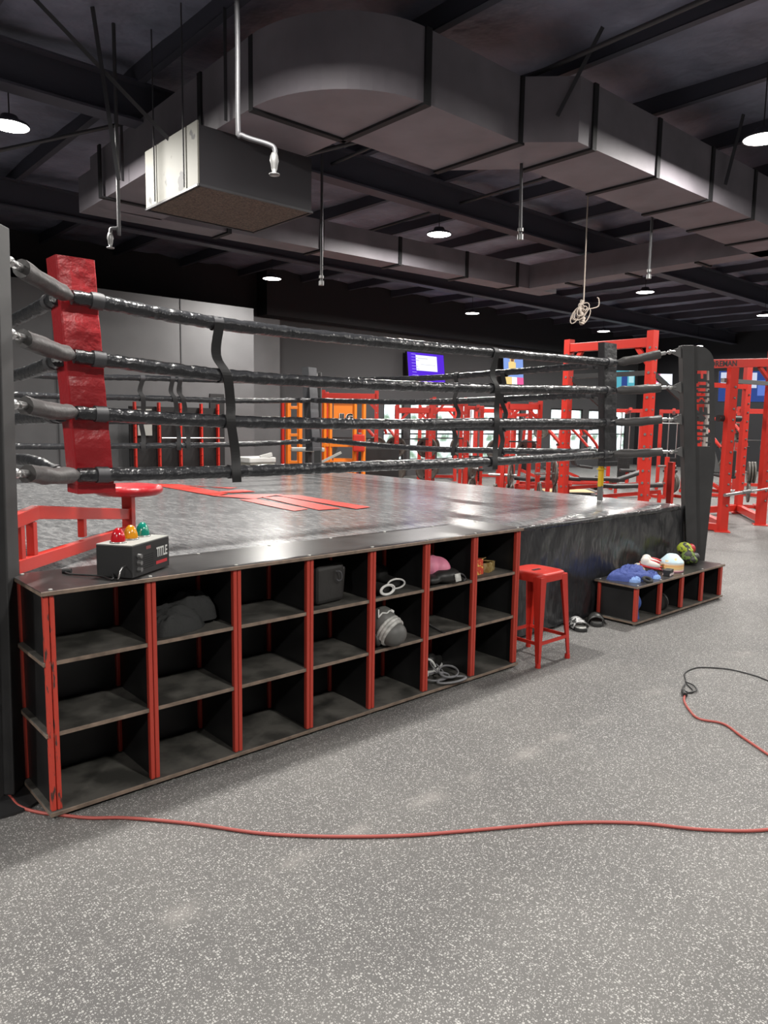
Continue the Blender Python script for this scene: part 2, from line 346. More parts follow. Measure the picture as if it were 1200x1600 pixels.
# roof steel
k = 0
for x in [X0+.53+1.5*i for i in range(0, 23)]:
    struct(MB().box(x-.02, x+.02, Y0, Y1, ZC-.21, ZC-.03).box(x-.02, x+.06, Y0, Y1, ZC-.215, ZC-.205).build('ceiling_purlin', M['beam']))
for y in (-3.0, 4.9, 9.2):
    struct(MB().box(X0, X1, y-.01, y+.01, 4.62, 5.0).box(X0, X1, y-.11, y+.11, 4.60, 4.625).box(X0, X1, y-.11, y+.11, 4.98, 5.0).build('ceiling_girder', M['beam']))
# ---------------------------------------------------------------- boxing ring platform
RX0, RX1, RY0, RY1, RZ = 0.0, 5.87, 0.40, 6.27, 0.84
ring = thing('boxing_ring_platform', 'raised boxing ring platform with grey canvas floor and black vinyl apron', 'boxing ring', (2.935, 3.335, 0))
g = MB(); N = 90; vs = []
for j in range(N+1):
    for i in range(N+1):
        x, y = RX0+(RX1-RX0)*i/N, RY0+(RY1-RY0)*j/N
        e = min(x-RX0, RX1-x, y-RY0, RY1-y)
        z = RZ - (.018 if e < .02 else (.004 if e < .09 else 0)) + .0025*nz(x*2.2, y*2.2)
        # long soft wrinkles along the edges
        z += .004*max(0, nz(x*1.4+y*2.6, x*.6, 4))*(1 if e < 1.1 else .25)
        vs.append((x, y, z))
g.add(vs, [(j*(N+1)+i, j*(N+1)+i+1, (j+1)*(N+1)+i+1, (j+1)*(N+1)+i) for j in range(N) for i in range(N)], 0, True)
g.build('canvas', M['canvas'], ring)
lg = MB()
for poly in ([(2.58, 4.95), (2.86, 4.75), (2.80, 3.55), (2.55, 3.35)], [(2.85, 4.72), (2.90, 4.35), (3.2, 4.05), (3.06, 3.97)], [(2.8, 3.76), (3.12, 3.82), (3.11, 3.54), (2.84, 3.56)],
             [(2.55, 3.39), (2.81, 3.39), (3.2, 3.18), (2.72, 2.95)], [(2.58, 2.98), (2.74, 2.94), (2.67, 2.02), (2.50, 1.98)], [(3.08, 3.15), (3.27, 3.0), (3.19, 1.84), (3.0, 1.80)], [(2.86, 3.05), (3.05, 2.95), (2.92, 1.90), (2.70, 1.92)]):
    # subdivide each painted stroke so that it follows the canvas
    a, b, c, d = [V((p[0], p[1], 0)) for p in poly]; K = 10; vv = []
    for j in range(K+1):
        for i in range(5):
            p = (a*(1-j/K)+d*(j/K))*(1-i/4) + (b*(1-j/K)+c*(j/K))*(i/4); vv.append((p.x, p.y, RZ+.0065))
    lg.add(vv, [(j*5+i, j*5+i+1, (j+1)*5+i+1, (j+1)*5+i) for j in range(K) for i in range(4)])
lg.build('canvas_logo', M['logo'], ring)
def drape(p0, p1, nrm):
    mb = MB(); p0, p1, nrm = V(p0), V(p1), V(nrm); A, B = 160, 24; vv = []
    for j in range(B+1):
        z = .02+(RZ-.035-.02)*j/B
        for i in range(A+1):
            p = p0.lerp(p1, i/A); s = p.x+p.y; k = 1-j/B
            w = .016*nz(s*3.2+z*1.6, z*.9, 7)+.030*nz(s*1.5-z*1.5, z*.8, 3)*k+.030*(1-abs(nz(s*2.6+z*3.0, z*1.1, 9))*3)*(k**.5)+.006*nz(s*9-z*4, z*3, 1)
            if nrm.y < 0 and p.x < 2.92: w *= .12
            elif nrm.y < 0: w = min(w, .05)
            vv.append(p + nrm*(w+.010) + V((0, 0, z)))
    mb.add(vv, [(j*(A+1)+i, j*(A+1)+i+1, (j+1)*(A+1)+i+1, (j+1)*(A+1)+i) for j in range(B) for i in range(A)], 0, True); return mb
for a, b, n_ in (((RX0, RY0, 0), (RX1, RY0, 0), (0, -1, 0)), ((RX1, RY0, 0), (RX1, RY1, 0), (1, 0, 0)), ((RX1, RY1, 0), (RX0, RY1, 0), (0, 1, 0)), ((RX0, RY1, 0), (RX0, RY0, 0), (-1, 0, 0))):
    drape(a, b, n_).build('apron', M['apron'], ring)
ed = MB(); t = .02
ed.box(RX0-t, RX1+t, RY0-t, RY0+.02, RZ-.05, RZ-.012).box(RX0-t, RX1+t, RY1-.02, RY1+t, RZ-.05, RZ-.012)
ed.box(RX0-t, RX0+.02, RY0, RY1, RZ-.05, RZ-.012).box(RX1-.02, RX1+t, RY0, RY1, RZ-.05, RZ-.012)
ed.build('canvas_edge_lip', M['apron'], ring, bevel=.012)
fb = MB().box(RX0+.1, RX1-.1, RY0+.1, RY1-.1, RZ-.12, RZ-.03)
for x in (RX0+.2, 2.9, RX1-.2):
    for y in (RY0+.2, 3.3, RY1-.2): fb.box(x-.05, x+.05, y-.05, y+.05, 0, RZ-.12)
fb.build('frame', M['black'], ring)

# ---------------------------------------------------------------- ring posts
GL = dict(F="111111 111111 110000 110000 111110 111110 110000 110000 110000", O="011010 111011 110011 110011 110011 110011 110011 111011 011010", R="110110 110111 110011 110011 110110 110100 110110 110011 110011",
          E="111111 111111 110000 110000 111110 110000 110000 111111 111111", M="110011 111111 111111 111111 110011 110011 110011 110011 110011", A="001100 011110 011110 110011 110011 111011 111011 110011 110011",
          N="110011 111011 111011 111111 111111 110111 110111 110011 110011")
GL = {k: v.split() for k, v in GL.items()}
def ring_post(label, at, corner, lean, zb):
    """steel post outside a ring corner; local +X of the fin points away from the ring centre"""
    out = V((at[0]-corner[0], at[1]-corner[1], 0)).normalized(); side = V((-out.y, out.x, 0))
    root = thing('ring_post', label, 'ring post', (at[0], at[1], 0), 'steel posts at the ring corners')
    H = 2.31; O = V((at[0], at[1], 0))
    def P(a, b, z): return O + out*(a-lean*z/H) + side*b + V((0, 0, z))
    c = MB(); h = .052
    c.add([P(a, b, z) for z in (.012, H) for a, b in ((-h, -h), (h, -h), (h, h), (-h, h))], [(3, 2, 1, 0), (4, 5, 6, 7), (0, 1, 5, 4), (1, 2, 6, 5), (2, 3, 7, 6), (3, 0, 4, 7)])
    c.build('column', M['post'], root, bevel=.006)
    # fin: plate with the lettering cut right through
    f = MB(); th = .007
    def slab(pts): f.prism([P(a, -th, z) for a, z in pts], side*2*th)
    a0 = h; za, zb_ = 1.385, 2.085; cw = .0138; ch = (zb_-za)/48; la = a0+.038; lb = la+9*cw
    FW = .205
    def wid(z): return FW if z > 1.25 else FW-(1.25-z)/1.25*.15
    slab([(a0, .012), (a0+wid(0), .012), (a0+wid(.6), .6), (a0+wid(1.25), 1.25), (a0+FW, za), (a0, za)])
    arc = [(a0+FW-.15*(1-math.cos(t)), 2.31-.15+.15*math.sin(t)) for t in [PI/2*i/8 for i in range(9)]]
    slab([(a0, zb_), (a0+FW, zb_)] + arc + [(a0, 2.31)])
    slab([(a0, za), (la, za), (la, zb_), (a0, zb_)]); slab([(lb, za), (a0+FW, za), (a0+FW, zb_), (lb, zb_)])
    cells = []
    for ch_ in 'FOREMAN': cells += list(zip(*GL[ch_])) + [('0',)*9]
    cells = cells[:48]                      # 48 columns of 9 along the post, read from the top down
    for i, colm in enumerate(cells):
        z1 = zb_-i*ch; r = 0
        while r < 9:
            if colm[r] == '0':
                q = r
                while q < 9 and colm[q] == '0': q += 1
                slab([(lb-q*cw, z1-ch), (lb-r*cw, z1-ch), (lb-r*cw, z1), (lb-q*cw, z1)]); r = q
            else: r += 1
    f.build('lettered_fin', M['post'], root)
    b = MB(); b.lathe([(.0, 0), (.17, 0), (.17, .012), (.0, .012)], (at[0]+out.x*.06, at[1]+out.y*.06, 0), 28, smooth=False); b.build('base_plate', M['black'], root)
    for z in zb:
        k = MB(); k.prism([P(-h-.085, -.005, z-.012), P(-h, -.005, z-.05), P(-h, -.005, z+.05), P(-h-.085, -.005, z+.012)], side*.01)
        k.cyl(P(-h-.10, 0, z), P(-h-.05, 0, z), .016, n=10)
        k.build('rope_bracket', M['galv'], root)
    return root
NL, NR, FR = (-.09, .33), (5.96, .33), (5.98, 6.36)
PZ = (2.20, 1.905, 1.615, 1.325); PZR = (2.25, 1.93, 1.635, 1.332)
ring_post('black ring post at the near left corner, beside the cubby unit', NL, (.4, .9), .075, PZ)
ring_post('black ring post with cut-out lettering behind the low bench', NR, (5.3, .9), .19, PZR)
ring_post('black ring post at the far corner behind the grey corner pad', FR, (5.3, 5.7), .05, PZR)

# ---------------------------------------------------------------- ropes
def ropef(seed, amp=.10, fr=60):
    def f(u, t): return 1 + amp*nz(u*fr, math.cos(t)*1.2+seed, math.sin(t)*1.2) + .5*amp*nz(u*fr*2.7, math.cos(t)*2+seed, math.sin(t)*2)
    return f
LV = ('top', 'second', 'third', 'bottom')
ZN = [[2.150, 2.100, 2.098, 2.112, 2.146], [1.866, 1.815, 1.816, 1.836, 1.893], [1.588, 1.556, 1.552, 1.572, 1.595], [1.276, 1.266, 1.268, 1.268, 1.302]]
ZF = [[2.14, 2.02, 2.05, 2.08, 2.13], [1.85, 1.80, 1.812, 1.82, 1.86], [1.57, 1.535, 1.53, 1.535, 1.57], [1.29, 1.245, 1.24, 1.245, 1.28]]
def rope_thing(label, pts, seed, r=.036, n=40, end_l=None, end_r=None):
    root = thing('ring_rope', label, 'ring rope', pts[0], 'padded ropes of the boxing ring')
    cv = MB(); cv.tube(spline(pts, n*2), r, 14, rf=ropef(seed, .12, 80)); 
    # hanging flap of the vinyl cover under the rope
    cv.build('rope_cover', M['rope'], root)
    A, B = V(pts[0]), V(pts[-1]); d0 = (V(pts[1])-A).normalized(); d1 = (B-V(pts[-2])).normalized()
    for p, d in ((A, d0), (B, -d1)):
        v = MB(); v.tube([p+d*(.09+.02*i) for i in range(4)], r*1.16, 14, rf=ropef(seed+4, .05, 5)); v.build('velcro_wrap', M['velcro'], root)
    for e, p in ((end_l, A), (end_r, B)):
        if e is None: continue
        e = V(e); d = (e-p).normalized(); q = e-d*.09
        mid = p.lerp(q, .5)+V((0, 0, -.006))
        c = MB(); c.tube(spline([p+d*.02, mid, q], 14), r*1.12, 12, rf=lambda u, t, s=seed: (.55+.45*min(1, u*6))*(1+.16*nz(u*5, math.cos(t)*1.1+s, math.sin(t)*1.1))); c.build('end_cover', M['ropeg'], root)
        b = MB(); b.cyl(q-d*.02, q+d*.05, .017, n=12); b.cyl(q+d*.05, e+d*.03, .008, n=8); b.ell(e, (.022, .022, .022)); b.build('turnbuckle', M['steel'], root)
    return root
def bracket_pt(at, corner, z, lean=.075):
    out = V((at[0]-corner[0], at[1]-corner[1], 0)).normalized(); return V((at[0], at[1], z)) + out*(-.052-.10-lean*z/2.31)
for i in range(4):
    zs = ZN[i]
    xs_ = (.44, 1.3, 2.5, 3.5, 5.36)
    rope_thing(LV[i]+' rope on the near side of the ring, tied across the red corner pad', [(x, .90+(.006*nz(x, i)), z) for x, z in zip(xs_, zs)], i*7.3, end_l=bracket_pt(NL, (.4, .9), PZ[i]), end_r=bracket_pt(NR, (5.3, .9), PZR[i], .19))
    rope_thing(LV[i]+' rope on the far side of the ring, in front of the grey partition', [(x, 5.73, z) for x, z in zip((.45, 1.6, 2.9, 4.2, 5.35), ZF[i])], 31+i*3.1, r=.034, end_r=bracket_pt(FR, (5.3, 5.7), PZR[i]))
    rope_thing(LV[i]+' rope on the right side of the ring, between black and grey corner pads', [(5.35, y, z) for y, z in zip((1.02, 2.2, 3.3, 4.5, 5.65), [z-.02*k for z, k in zip((2.14, 1.86, 1.56, 1.31) and [(2.14, 1.86, 1.56, 1.31)[i]]*5, (0, 1.5, 2.5, 1.5, 0))])], 57+i*2.7, r=.034)
    rope_thing(LV[i]+' rope on the left side of the ring, running off behind the red pad', [(.40+.04*k, y, z) for k, (y, z) in enumerate(zip((1.0, 1.8, 3.2, 4.6, 5.7), [(2.15, 1.85, 1.575, 1.27)[i]-d for d in (0, (.02, .04, .02, -.04)[i], .05, .04, .0)]))], 83+i*4.1, r=.036)

def spacer(label, pts, wdir, wd=.058):
    """webbing strap woven through the four ropes"""
    root = thing('rope_spacer_strap', label, 'strap', pts[-1], 'webbing straps that space the ring ropes')
    w = V(wdir)*wd/2; S = spline(pts, 8); m = MB(); th = V(wdir).cross(V((0, 0, 1))).normalized()*.003
    vs = []
    for p in S: vs += [p-w-th, p+w-th, p+w+th, p-w+th]
    n = len(S); fs = [(i*4+k, i*4+(k+1) % 4, (i+1)*4+(k+1) % 4, (i+1)*4+k) for i in range(n-1) for k in range(4)] + [(3, 2, 1, 0), (n*4-4, n*4-3, n*4-2, n*4-1)]
    m.add(vs, fs, 0, False); m.build('webbing', M['web'], root)
    return root
def loops(root, pts, wdir, r=.0405, wd=.058):
    for p in pts:
        m = MB(); a = V(wdir).normalized(); m.cyl(V(p)-a*wd/2, V(p)+a*wd/2, r, n=18, caps=False); m.build('strap_loop', M['velcro'], root)
def near_spacer(label, xs, zs, y=.90, o=.043):
    p = []
    for i in range(4):
        sgn = -1 if i % 2 else 1
        p.append((xs[i], y-o*(1 if i % 2 else .9), zs[i]))
        if i < 3: p.append(((xs[i]+xs[i+1])/2+(-.03 if i == 0 else .025), y-.015, (zs[i]+zs[i+1])/2-.03))
    p.append((xs[3]+.005, y-.04, zs[3]-.06))
    r = spacer(label, p, (1, 0, 0)); loops(r, [(xs[i], y, zs[i]) for i in range(4)], (1, 0, 0)); return r
near_spacer('black webbing strap across the near ropes, right of the red corner pad', (1.225, 1.265, 1.29, 1.32), (2.10, 1.815, 1.556, 1.266))
near_spacer('black webbing strap across the near ropes, left of the black corner pad', (3.62, 3.63, 3.64, 3.63), (2.113, 1.84, 1.574, 1.268))
near_spacer('black webbing strap across the far ropes, nearest the red pad', (2.89, 2.88, 2.85, 2.87), (2.045, 1.812, 1.53, 1.24), 5.73, .04)
near_spacer('left one of the two close black straps on the far ropes', (3.27, 3.29, 3.31, 3.33), (2.06, 1.814, 1.531, 1.242), 5.73, .04)
near_spacer('right one of the two close black straps on the far ropes', (3.37, 3.40, 3.43, 3.46), (2.06, 1.815, 1.532, 1.242), 5.73, .04)
for lab, y in (('black webbing strap on the right side ropes, nearer the grey corner pad', 2.88), ('black webbing strap on the right side ropes, nearer the black corner pad', 2.2)):
    zz = (2.10, 1.82, 1.52, 1.27); p = []
    for i in range(4):
        p.append((5.35-.04, y, zz[i]))
        if i < 3: p.append((5.35+.02*(1 if i % 2 else -1), y-.02, (zz[i]+zz[i+1])/2))
    p.append((5.31, y, 1.2)); r = spacer(lab, p, (0, 1, 0)); loops(r, [(5.35, y, z) for z in zz], (0, 1, 0), .038)

# ---------------------------------------------------------------- corner pads
def corner_pad(label, p_bot, p_top, wx, wy, m, rz=0.0):
    root = thing('corner_pad', label, 'corner pad', (p_bot[0], p_bot[1], p_bot[2]), 'upholstered pads in the ring corners')
    K = 26; B, T = V(p_bot), V(p_top); vs = []; sec = [(-1, -1), (-.33, -1.03), (.33, -1.03), (1, -1), (1.0, 0), (1, 1), (-1, 1), (-1.0, 0)]
    cr, sr = math.cos(rz), math.sin(rz)
    for j in range(K+1):
        c = B.lerp(T, j/K); 
        for a, b in sec:
            dn = .05*nz(a*1.2, b*1.5, j*.55) + (.05 if abs(math.sin(j/K*PI*3.9)) < .16 and b < 0 else 0)*-1
            x, y = a*wx/2*(1+dn*.3), b*wy/2*(1+dn)
            vs.append(c+V((x*cr-y*sr, x*sr+y*cr, 0)))
    n = len(sec); mb = MB()
    mb.add(vs, [(j*n+k, j*n+(k+1) % n, (j+1)*n+(k+1) % n, (j+1)*n+k) for j in range(K) for k in range(n)], 0, False)
    mb.add(vs[:n], [tuple(range(n))[::-1]]); mb.add(vs[-n:], [tuple(range(n))])
    mb.build('pad_body', m, root, bevel=.006)
    h = MB(); q = B+V((0, 0, .0)); h.add([q+V((x*cr-y*sr, x*sr+y*cr, z)) for z in (-.012, .035) for x, y in ((-wx/2-.004, -wy/2-.004), (wx/2+.004, -wy/2-.004), (wx/2+.004, wy/2+.004), (-wx/2-.004, wy/2+.004))], [(3, 2, 1, 0), (4, 5, 6, 7), (0, 1, 5, 4), (1, 2, 6, 5), (2, 3, 7, 6), (3, 0, 4, 7)])
    h.build('hem', m, root, bevel=.004)
    return root
corner_pad('tall red vinyl corner pad at the near left corner of the ring', (.555, 1.04, 1.185), (.487, 1.04, 2.355), .19, .15, M['redvinyl'])
corner_pad('tall black vinyl corner pad in front of the red power rack', (5.46, .985, 1.19), (5.35, .985, 2.33), .215, .07, M['padvinyl'])
corner_pad('dark grey corner pad at the far corner of the ring', (5.52, 5.86, 1.15), (5.44, 5.86, 2.33), .21, .12, M['grypad'], .35)
ys = thing('yellow_strap', 'yellow strap hanging below the black corner pad', 'strap', (5.41, 1.02, .87))
m = MB(); 
for dx in (-.022, .022): m.bar((5.41+dx, 1.02, .98), (5.41+dx, 1.02, 1.22), .03, .008)
m.bar((5.365, 1.015, 1.15), (5.455, 1.015, 1.15), .05, .012); m.build('webbing', M['yellow'], ys)
MB().bar((5.41, 1.02, .845), (5.41, 1.02, .985), .05, .02).build('weight_tab', M['galv'], ys)

# ---------------------------------------------------------------- fold-out corner seat
st = thing('corner_stool', 'red steel swing-out corner seat with round red cushion inside the ring', 'seat', (.92, 1.46, .846))
MB().lathe([(.0, 1.105), (.17, 1.105), (.195, 1.118), (.20, 1.14), (.19, 1.158), (.15, 1.166), (.0, 1.168)], (.93, 1.46, 0), 36).build('cushion', M['redvinyl'], st)
MB().bar((.925, 1.46, .846), (.925, 1.46, 1.105), .062, .062, up=(.69, .72, 0)).build('post', M['red'], st, bevel=.004)
A_, B_ = V((.045, .50, 0)), V((.905, 1.44, 0))
def rp(t, z): return A_.lerp(B_, t)+V((0, 0, z))
m = MB(); m.bar(rp(-.04, 1.123), rp(.12, 1.138), .04, .062); m.bar(rp(.115, 1.138), rp(1.0, .99), .04, .062); m.build('top_rail', M['red'], st, bevel=.004)
MB().bar(rp(-.04, .925), rp(1.0, .885), .04, .06).build('bottom_rail', M['red'], st, bevel=.004)
for t in (.0, .085, .5): MB().bar(rp(t, .95), rp(t, 1.10 if t < .3 else 1.05), .035, .035, up=(.69, .72, 0)).build('strut', M['red'], st, bevel=.003)
# ---------------------------------------------------------------- cubby units
def cubby(label, name, x0, y0, nb, pitch, depth, levels, worn=True):
    """levels: heights of the board tops from the bottom board to the top board"""
    root = thing(name, label, 'shelf unit', (x0+nb*pitch/2, y0+depth/2, 0)); w = nb*pitch; th = .018
    def board(nm, z, xa, xb, ya, yb, top):
        m = MB(); m.box(xa, xb, ya, yb, z-th, z)
        m.m = [0, 1, 2, 2, 2, 2]
        return m.build(nm, [M['lam'], top, M['edge']], root, bevel=.002, seg=1)
    board('bottom_board', levels[0], x0-.028, x0+w+.028, y0-.025, y0+depth+.025, M['dust'])
    board('top_board', levels[-1], x0-.032, x0+w+.032, y0-.028, y0+depth+.028, M['topb'])
    for z in levels[1:-1]:
        for i in range(nb): board('shelf', z, x0+i*pitch+(-.028 if i == 0 else .004), x0+(i+1)*pitch-.004, y0-.008, y0+depth+.012, M['dust'])
    zb, zt = levels[0], levels[-1]-th
    for i in range(nb+1):
        x = x0+i*pitch
        MB().box(x-.004, x+.004, y0+.004, y0+depth-.004, zb, zt).build('divider', M['lam'], root)
        for y in (y0, y0+depth-.008):
            m = MB()
            for dx in (-.0108, .0108): m.box(x+dx-.0095, x+dx+.0095, y-.014, y+.012, zb, zt)
            m.build('upright', M['rodworn'] if (worn and i == 0 and y == y0) else M['rod'], root, bevel=.004)
    MB().box(x0, x0+w, y0+depth-.004, y0+depth+.004, zb, zt).build('back_panel', M['lam'], root)
    m = MB()
    for i in range(nb+1):
        for y in (y0+.005, y0+depth-.01):
            m.cyl((x0+i*pitch, y, 0), (x0+i*pitch, y, zb-th), .012, n=8)
    m.build('foot', M['lgrey'], root)
    for i in range(nb+1):
        for y in (y0-.004, y0+depth): 
            MB().lathe([(.0, 0), (.009, 0), (.007, .004), (.0, .0045)], (x0+i*pitch+(.01 if i == 0 else 0), y, levels[-1]), 10).build('bolt', M['lgrey'], root)
    return root
SX = .40593
cubby('long black cubby unit with red uprights and twenty-one bays against the ring', 'cubby_unit', 0, 0, 7, SX, .355, (.032, .347, .632, .912))
cubby('low black cubby bench with red uprights and a single row of bays', 'cubby_bench', 4.375, .01, 4, .3695, .33, (.035, .322), False)

# ---------------------------------------------------------------- round timer box on the unit
a0 = math.radians(35); ex = V((math.cos(a0), math.sin(a0), 0)); ey = V((-math.sin(a0), math.cos(a0), 0)); O = V((.326, -.016, .912)); BL, BW, BH = .292, .165, .137
tb = thing('round_timer', 'black round timer box with red, amber and green domes on the cubby unit', 'timer', O+ex*BL/2+ey*BW/2)
def tp(a, b, z): return O+ex*a+ey*b+V((0, 0, z))
m = MB(); m.add([tp(a, b, z) for z in (.004, BH) for a, b in ((0, 0), (BL, 0), (BL, BW), (0, BW))], [(3, 2, 1, 0), (4, 5, 6, 7), (0, 1, 5, 4), (1, 2, 6, 5), (2, 3, 7, 6), (3, 0, 4, 7)]); m.build('case', M['black'], tb, bevel=.003)
m = MB(); m.add([tp(a, b, z) for z in (BH, BH+.003) for a, b in ((.001, .001), (BL-.001, .001), (BL-.001, BW-.001), (.001, BW-.001))], [(3, 2, 1, 0), (4, 5, 6, 7), (0, 1, 5, 4), (1, 2, 6, 5), (2, 3, 7, 6), (3, 0, 4, 7)]); m.build('lid', M['lgrey'], tb)
def dome(nm, col):
    mm = mat(nm, col, .15, coat=.6); b = mm.node_tree.nodes['Principled BSDF']; b.inputs['Transmission Weight'].default_value = .35; b.inputs['Subsurface Weight'].default_value = 0; return mm
for k, (nm, c) in enumerate((('red_dome', (.62, .01, .02)), ('amber_dome', (.85, .36, .01)), ('green_dome', (.01, .30, .22)))):
    p = tp(.052+k*.092, .095, BH+.003)
    d = MB().lathe([(.030, 0), (.030, .008), (.028, .020), (.024, .034), (.017, .047), (.008, .055), (.0, .056)], p+V((0, 0, .006)), 24).build(nm, dome(nm.replace('_', ' '), c), tb)
    MB().lathe([(.0, 0), (.034, 0), (.034, .006), (.0, .007)], p, 24).build('dome_ring', M['steel'], d)
for k in range(3):
    p = tp(.045, 0, .034+k*.028); MB().cyl(p, p-ey*.016, .0105, .009, 14).build('knob', M['galv'], tb)
m = MB()
for i in range(9):
    for j in range(7): p = tp(.085+i*.009, 0, .03+j*.009); m.cyl(p, p-ey*.0008, .0022, n=6)
m.build('speaker_grille', M['blk'], tb)
xf(text_mb('TITLE', .058, .0006, .0012, .62), frame_mx(tp(.185, -.001, .062), ex, (0, 0, 1))).build('lettering', M['white'], tb)
m = MB(); m.add([tp(a, -.0012, z) for z, a in ((.030, .180), (.030, .270), (.044, .270), (.044, .180))], [(0, 1, 2, 3)]); m.build('red_label', mat('red label', (.55, .03, .04), .5), tb)
m = MB(); m.add([tp(a, -.0012, z) for z, a in ((.108, .105), (.108, .140), (.122, .140), (.122, .105))], [(0, 1, 2, 3)]); m.build('badge', mat('dull red badge', (.25, .06, .06), .5), tb)
for sx in (0, BL):
    m = MB(); o = -1 if sx == 0 else 1
    m.tube(spline([tp(sx, .03, .055), tp(sx+o*.03, .03, .05), tp(sx+o*.045, .035, .012), tp(sx+o*.03, .05, .004)], 6), .0035, 8); m.build('handle_wire', M['steel'], tb)
m = MB(); pts = [tp(-.002, .09, .02), tp(-.05, .06, .008), (.24, .11, .918), (.17, .20, .918), (.155, .26, .918), (.165, .30, .92)]
m.tube(spline(pts, 10), .0038, 8); m.cyl((.150, .285, .921), (.178, .262, .921), .011, n=10); m.build('timer_cord', M['black'], tb)

# ---------------------------------------------------------------- things in the bays
def bay(i): return i*SX
Z_T, Z_M, Z_B = .632, .347, .032
sw = MB(); sw.heap((.575, .16, Z_T+.001), .155, .13, .105, 3, .35, folds=2.2, amp=.32, p=.45); sw.heap((.68, .20, Z_T+.02), .13, .11, .125, 8, -.2, folds=2.0, amp=.28, p=.5); sw.heap((.535, .09, Z_T+.001), .10, .075, .085, 5, .2, folds=2.4, amp=.3)
tag(sw.build('sweatshirt', M['charc'], subsurf=1), 'crumpled charcoal sweatshirt in a top bay of the cubby unit', 'sweatshirt')
bg = thing('wash_bag', 'black nylon zip bag standing in a top bay', 'bag', (1.40, .15, Z_T))
m = MB(); m.cbox((1.385, .15, Z_T+.105), (.20, .20, .205), rz=.12); m.build('bag_body', M['bag'], bg, bevel=.025, seg=3)
m = MB(); m.cbox((1.475, .15, Z_T+.11), (.035, .17, .15), rz=.12, ry=.10); m.build('front_pocket', M['bag'], bg, bevel=.015)
m = MB(); m.tube(spline([(1.42, .045, Z_T+.17), (1.44, .03, Z_T+.165), (1.445, .028, Z_T+.13), (1.43, .035, Z_T+.12), (1.42, .04, Z_T+.13)], 6), .005, 8); m.build('handle', M['velcro'], bg)
# rolled wraps with white edges
for lab, cx, cy, rz_ in (('rolled black hand wrap with white edging, left one of a pair', 1.745, .085, .45), ('rolled black hand wrap with white edging, right one of a pair', 1.905, .165, .15)):
    o = thing('hand_wrap', lab, 'hand wrap', (cx, cy, Z_T), 'hand wraps in a top bay'); d = V((math.cos(rz_+1.2), math.sin(rz_+1.2), 0)); s_ = V((d.y, -d.x, 0)); c = V((cx, cy, Z_T+.031))
    m = MB()
    ring_ = [s_*(.055*math.cos(t))+V((0, 0, .027*math.sin(t))) for t in [2*PI*k/20 for k in range(20)]]
    vs = [c+p-d*.07 for p in ring_]+[c+p*.95+d*.12 for p in ring_]
    m.add(vs, [(k, (k+1) % 20, 20+(k+1) % 20, 20+k) for k in range(20)], 0, True); m.add(vs[20:], [tuple(range(20))]); m.add([c+p*.8-d*.05 for p in ring_], [tuple(range(20))[::-1]]); m.build('roll', M['leather'], o)
    for q, rr_ in ((1.0, .0055), (.78, .003)) if cx < 1.8 else ((1.0, .0055),):
        w_ = MB(); w_.tube([c+p*q-d*(.072-.004*(1-q)) for p in ring_], rr_, 8, closed=True); w_.build('white_edge', M['white'], o)
m = MB(); m.ell((1.80, .27, Z_T+.075), (.10, .07, .075)); m.ell((1.90, .27, Z_T+.06), (.07, .06, .06)); tag(m.build('headguard', M['leather'], remesh=.008), 'black padded headguard lying behind the rolled hand wraps', 'headguard')
# boxing glove standing with its fist end to the front
gv = thing('boxing_glove', 'grey and silver boxing glove in a middle bay, fist end out', 'boxing glove', (1.76, .06, Z_M))
R_ = Matrix.Rotation(.75, 3, 'X')
m = MB(); m.ell((1.755, .07, Z_M+.115), (.085, .10, .105), rot=R_); m.ell((1.775, -.012, Z_M+.072), (.080, .07, .070), rot=R_); m.build('mitt', M['glvgrey'], gv, remesh=.007)
dv_ = V((.02, -.082, -.043)).normalized(); av_ = dv_.cross(V((0, 0, 1))).normalized(); bv_ = av_.cross(dv_); cb_ = V((1.767, .012, Z_M+.088))
m = MB()
for off, rg in ((-.014, .077), (.004, .0775), (.022, .074)): m.tube([cb_+dv_*off+av_*rg*math.cos(t)+bv_*rg*math.sin(t) for t in [2*PI*k/32 for k in range(32)]], .0115, 10, closed=True)
m.build('silver_band', M['silver'], gv)
m = MB(); m.ell((1.69, .05, Z_M+.06), (.03, .065, .035), rot=R_); m.build('thumb', M['leather'], gv, remesh=.006)
m = MB()
for a, b in (((-.045, .0), (-.02, .012)), ((-.05, -.004), (-.03, .05)), ((-.02, .012), (.0, .0)), ((.0, .0), (.02, .012)), ((.02, .012), (.04, .0)), ((.035, .02), (.05, .008))):
    m.tube([V((1.755, .07, Z_M+.115))+V((p[0]*13-.15, -.66+p[1]*6, .72+p[1]*9)).normalized()*.1025 for p in (a, b)], .0045, 6)
m.build('script_mark', M['white'], gv)
# pink and black glove
pk = thing('boxing_glove', 'pink and black boxing glove in a top bay', 'boxing glove', (2.2, .10, Z_T))
m = MB(); m.ell((2.175, .16, Z_T+.085), (.09, .115, .085), rot=Matrix.Rotation(-.25, 3, 'Y')); m.ell((2.225, .10, Z_T+.08), (.065, .09, .07)); m.build('mitt', M['pink'], pk, remesh=.007)
m = MB(); m.ell((2.235, .045, Z_T+.045), (.10, .075, .045)); m.ell((2.13, .06, Z_T+.03), (.06, .06, .03)); m.build('cuff', M['leather'], pk, remesh=.006)
m = MB(); m.cbox((2.262, -.032, Z_T+.04), (.055, .004, .045), rz=.15, rx=-.25); m.build('white_patch', M['silver'], pk)
m = MB(); m.tube(spline([(2.30, .0, Z_T+.055), (2.35, .01, Z_T+.04), (2.385, .02, Z_T+.012), (2.33, -.02, Z_T+.012)], 6), .005, 8); m.build('strap', M['velcro'], pk)
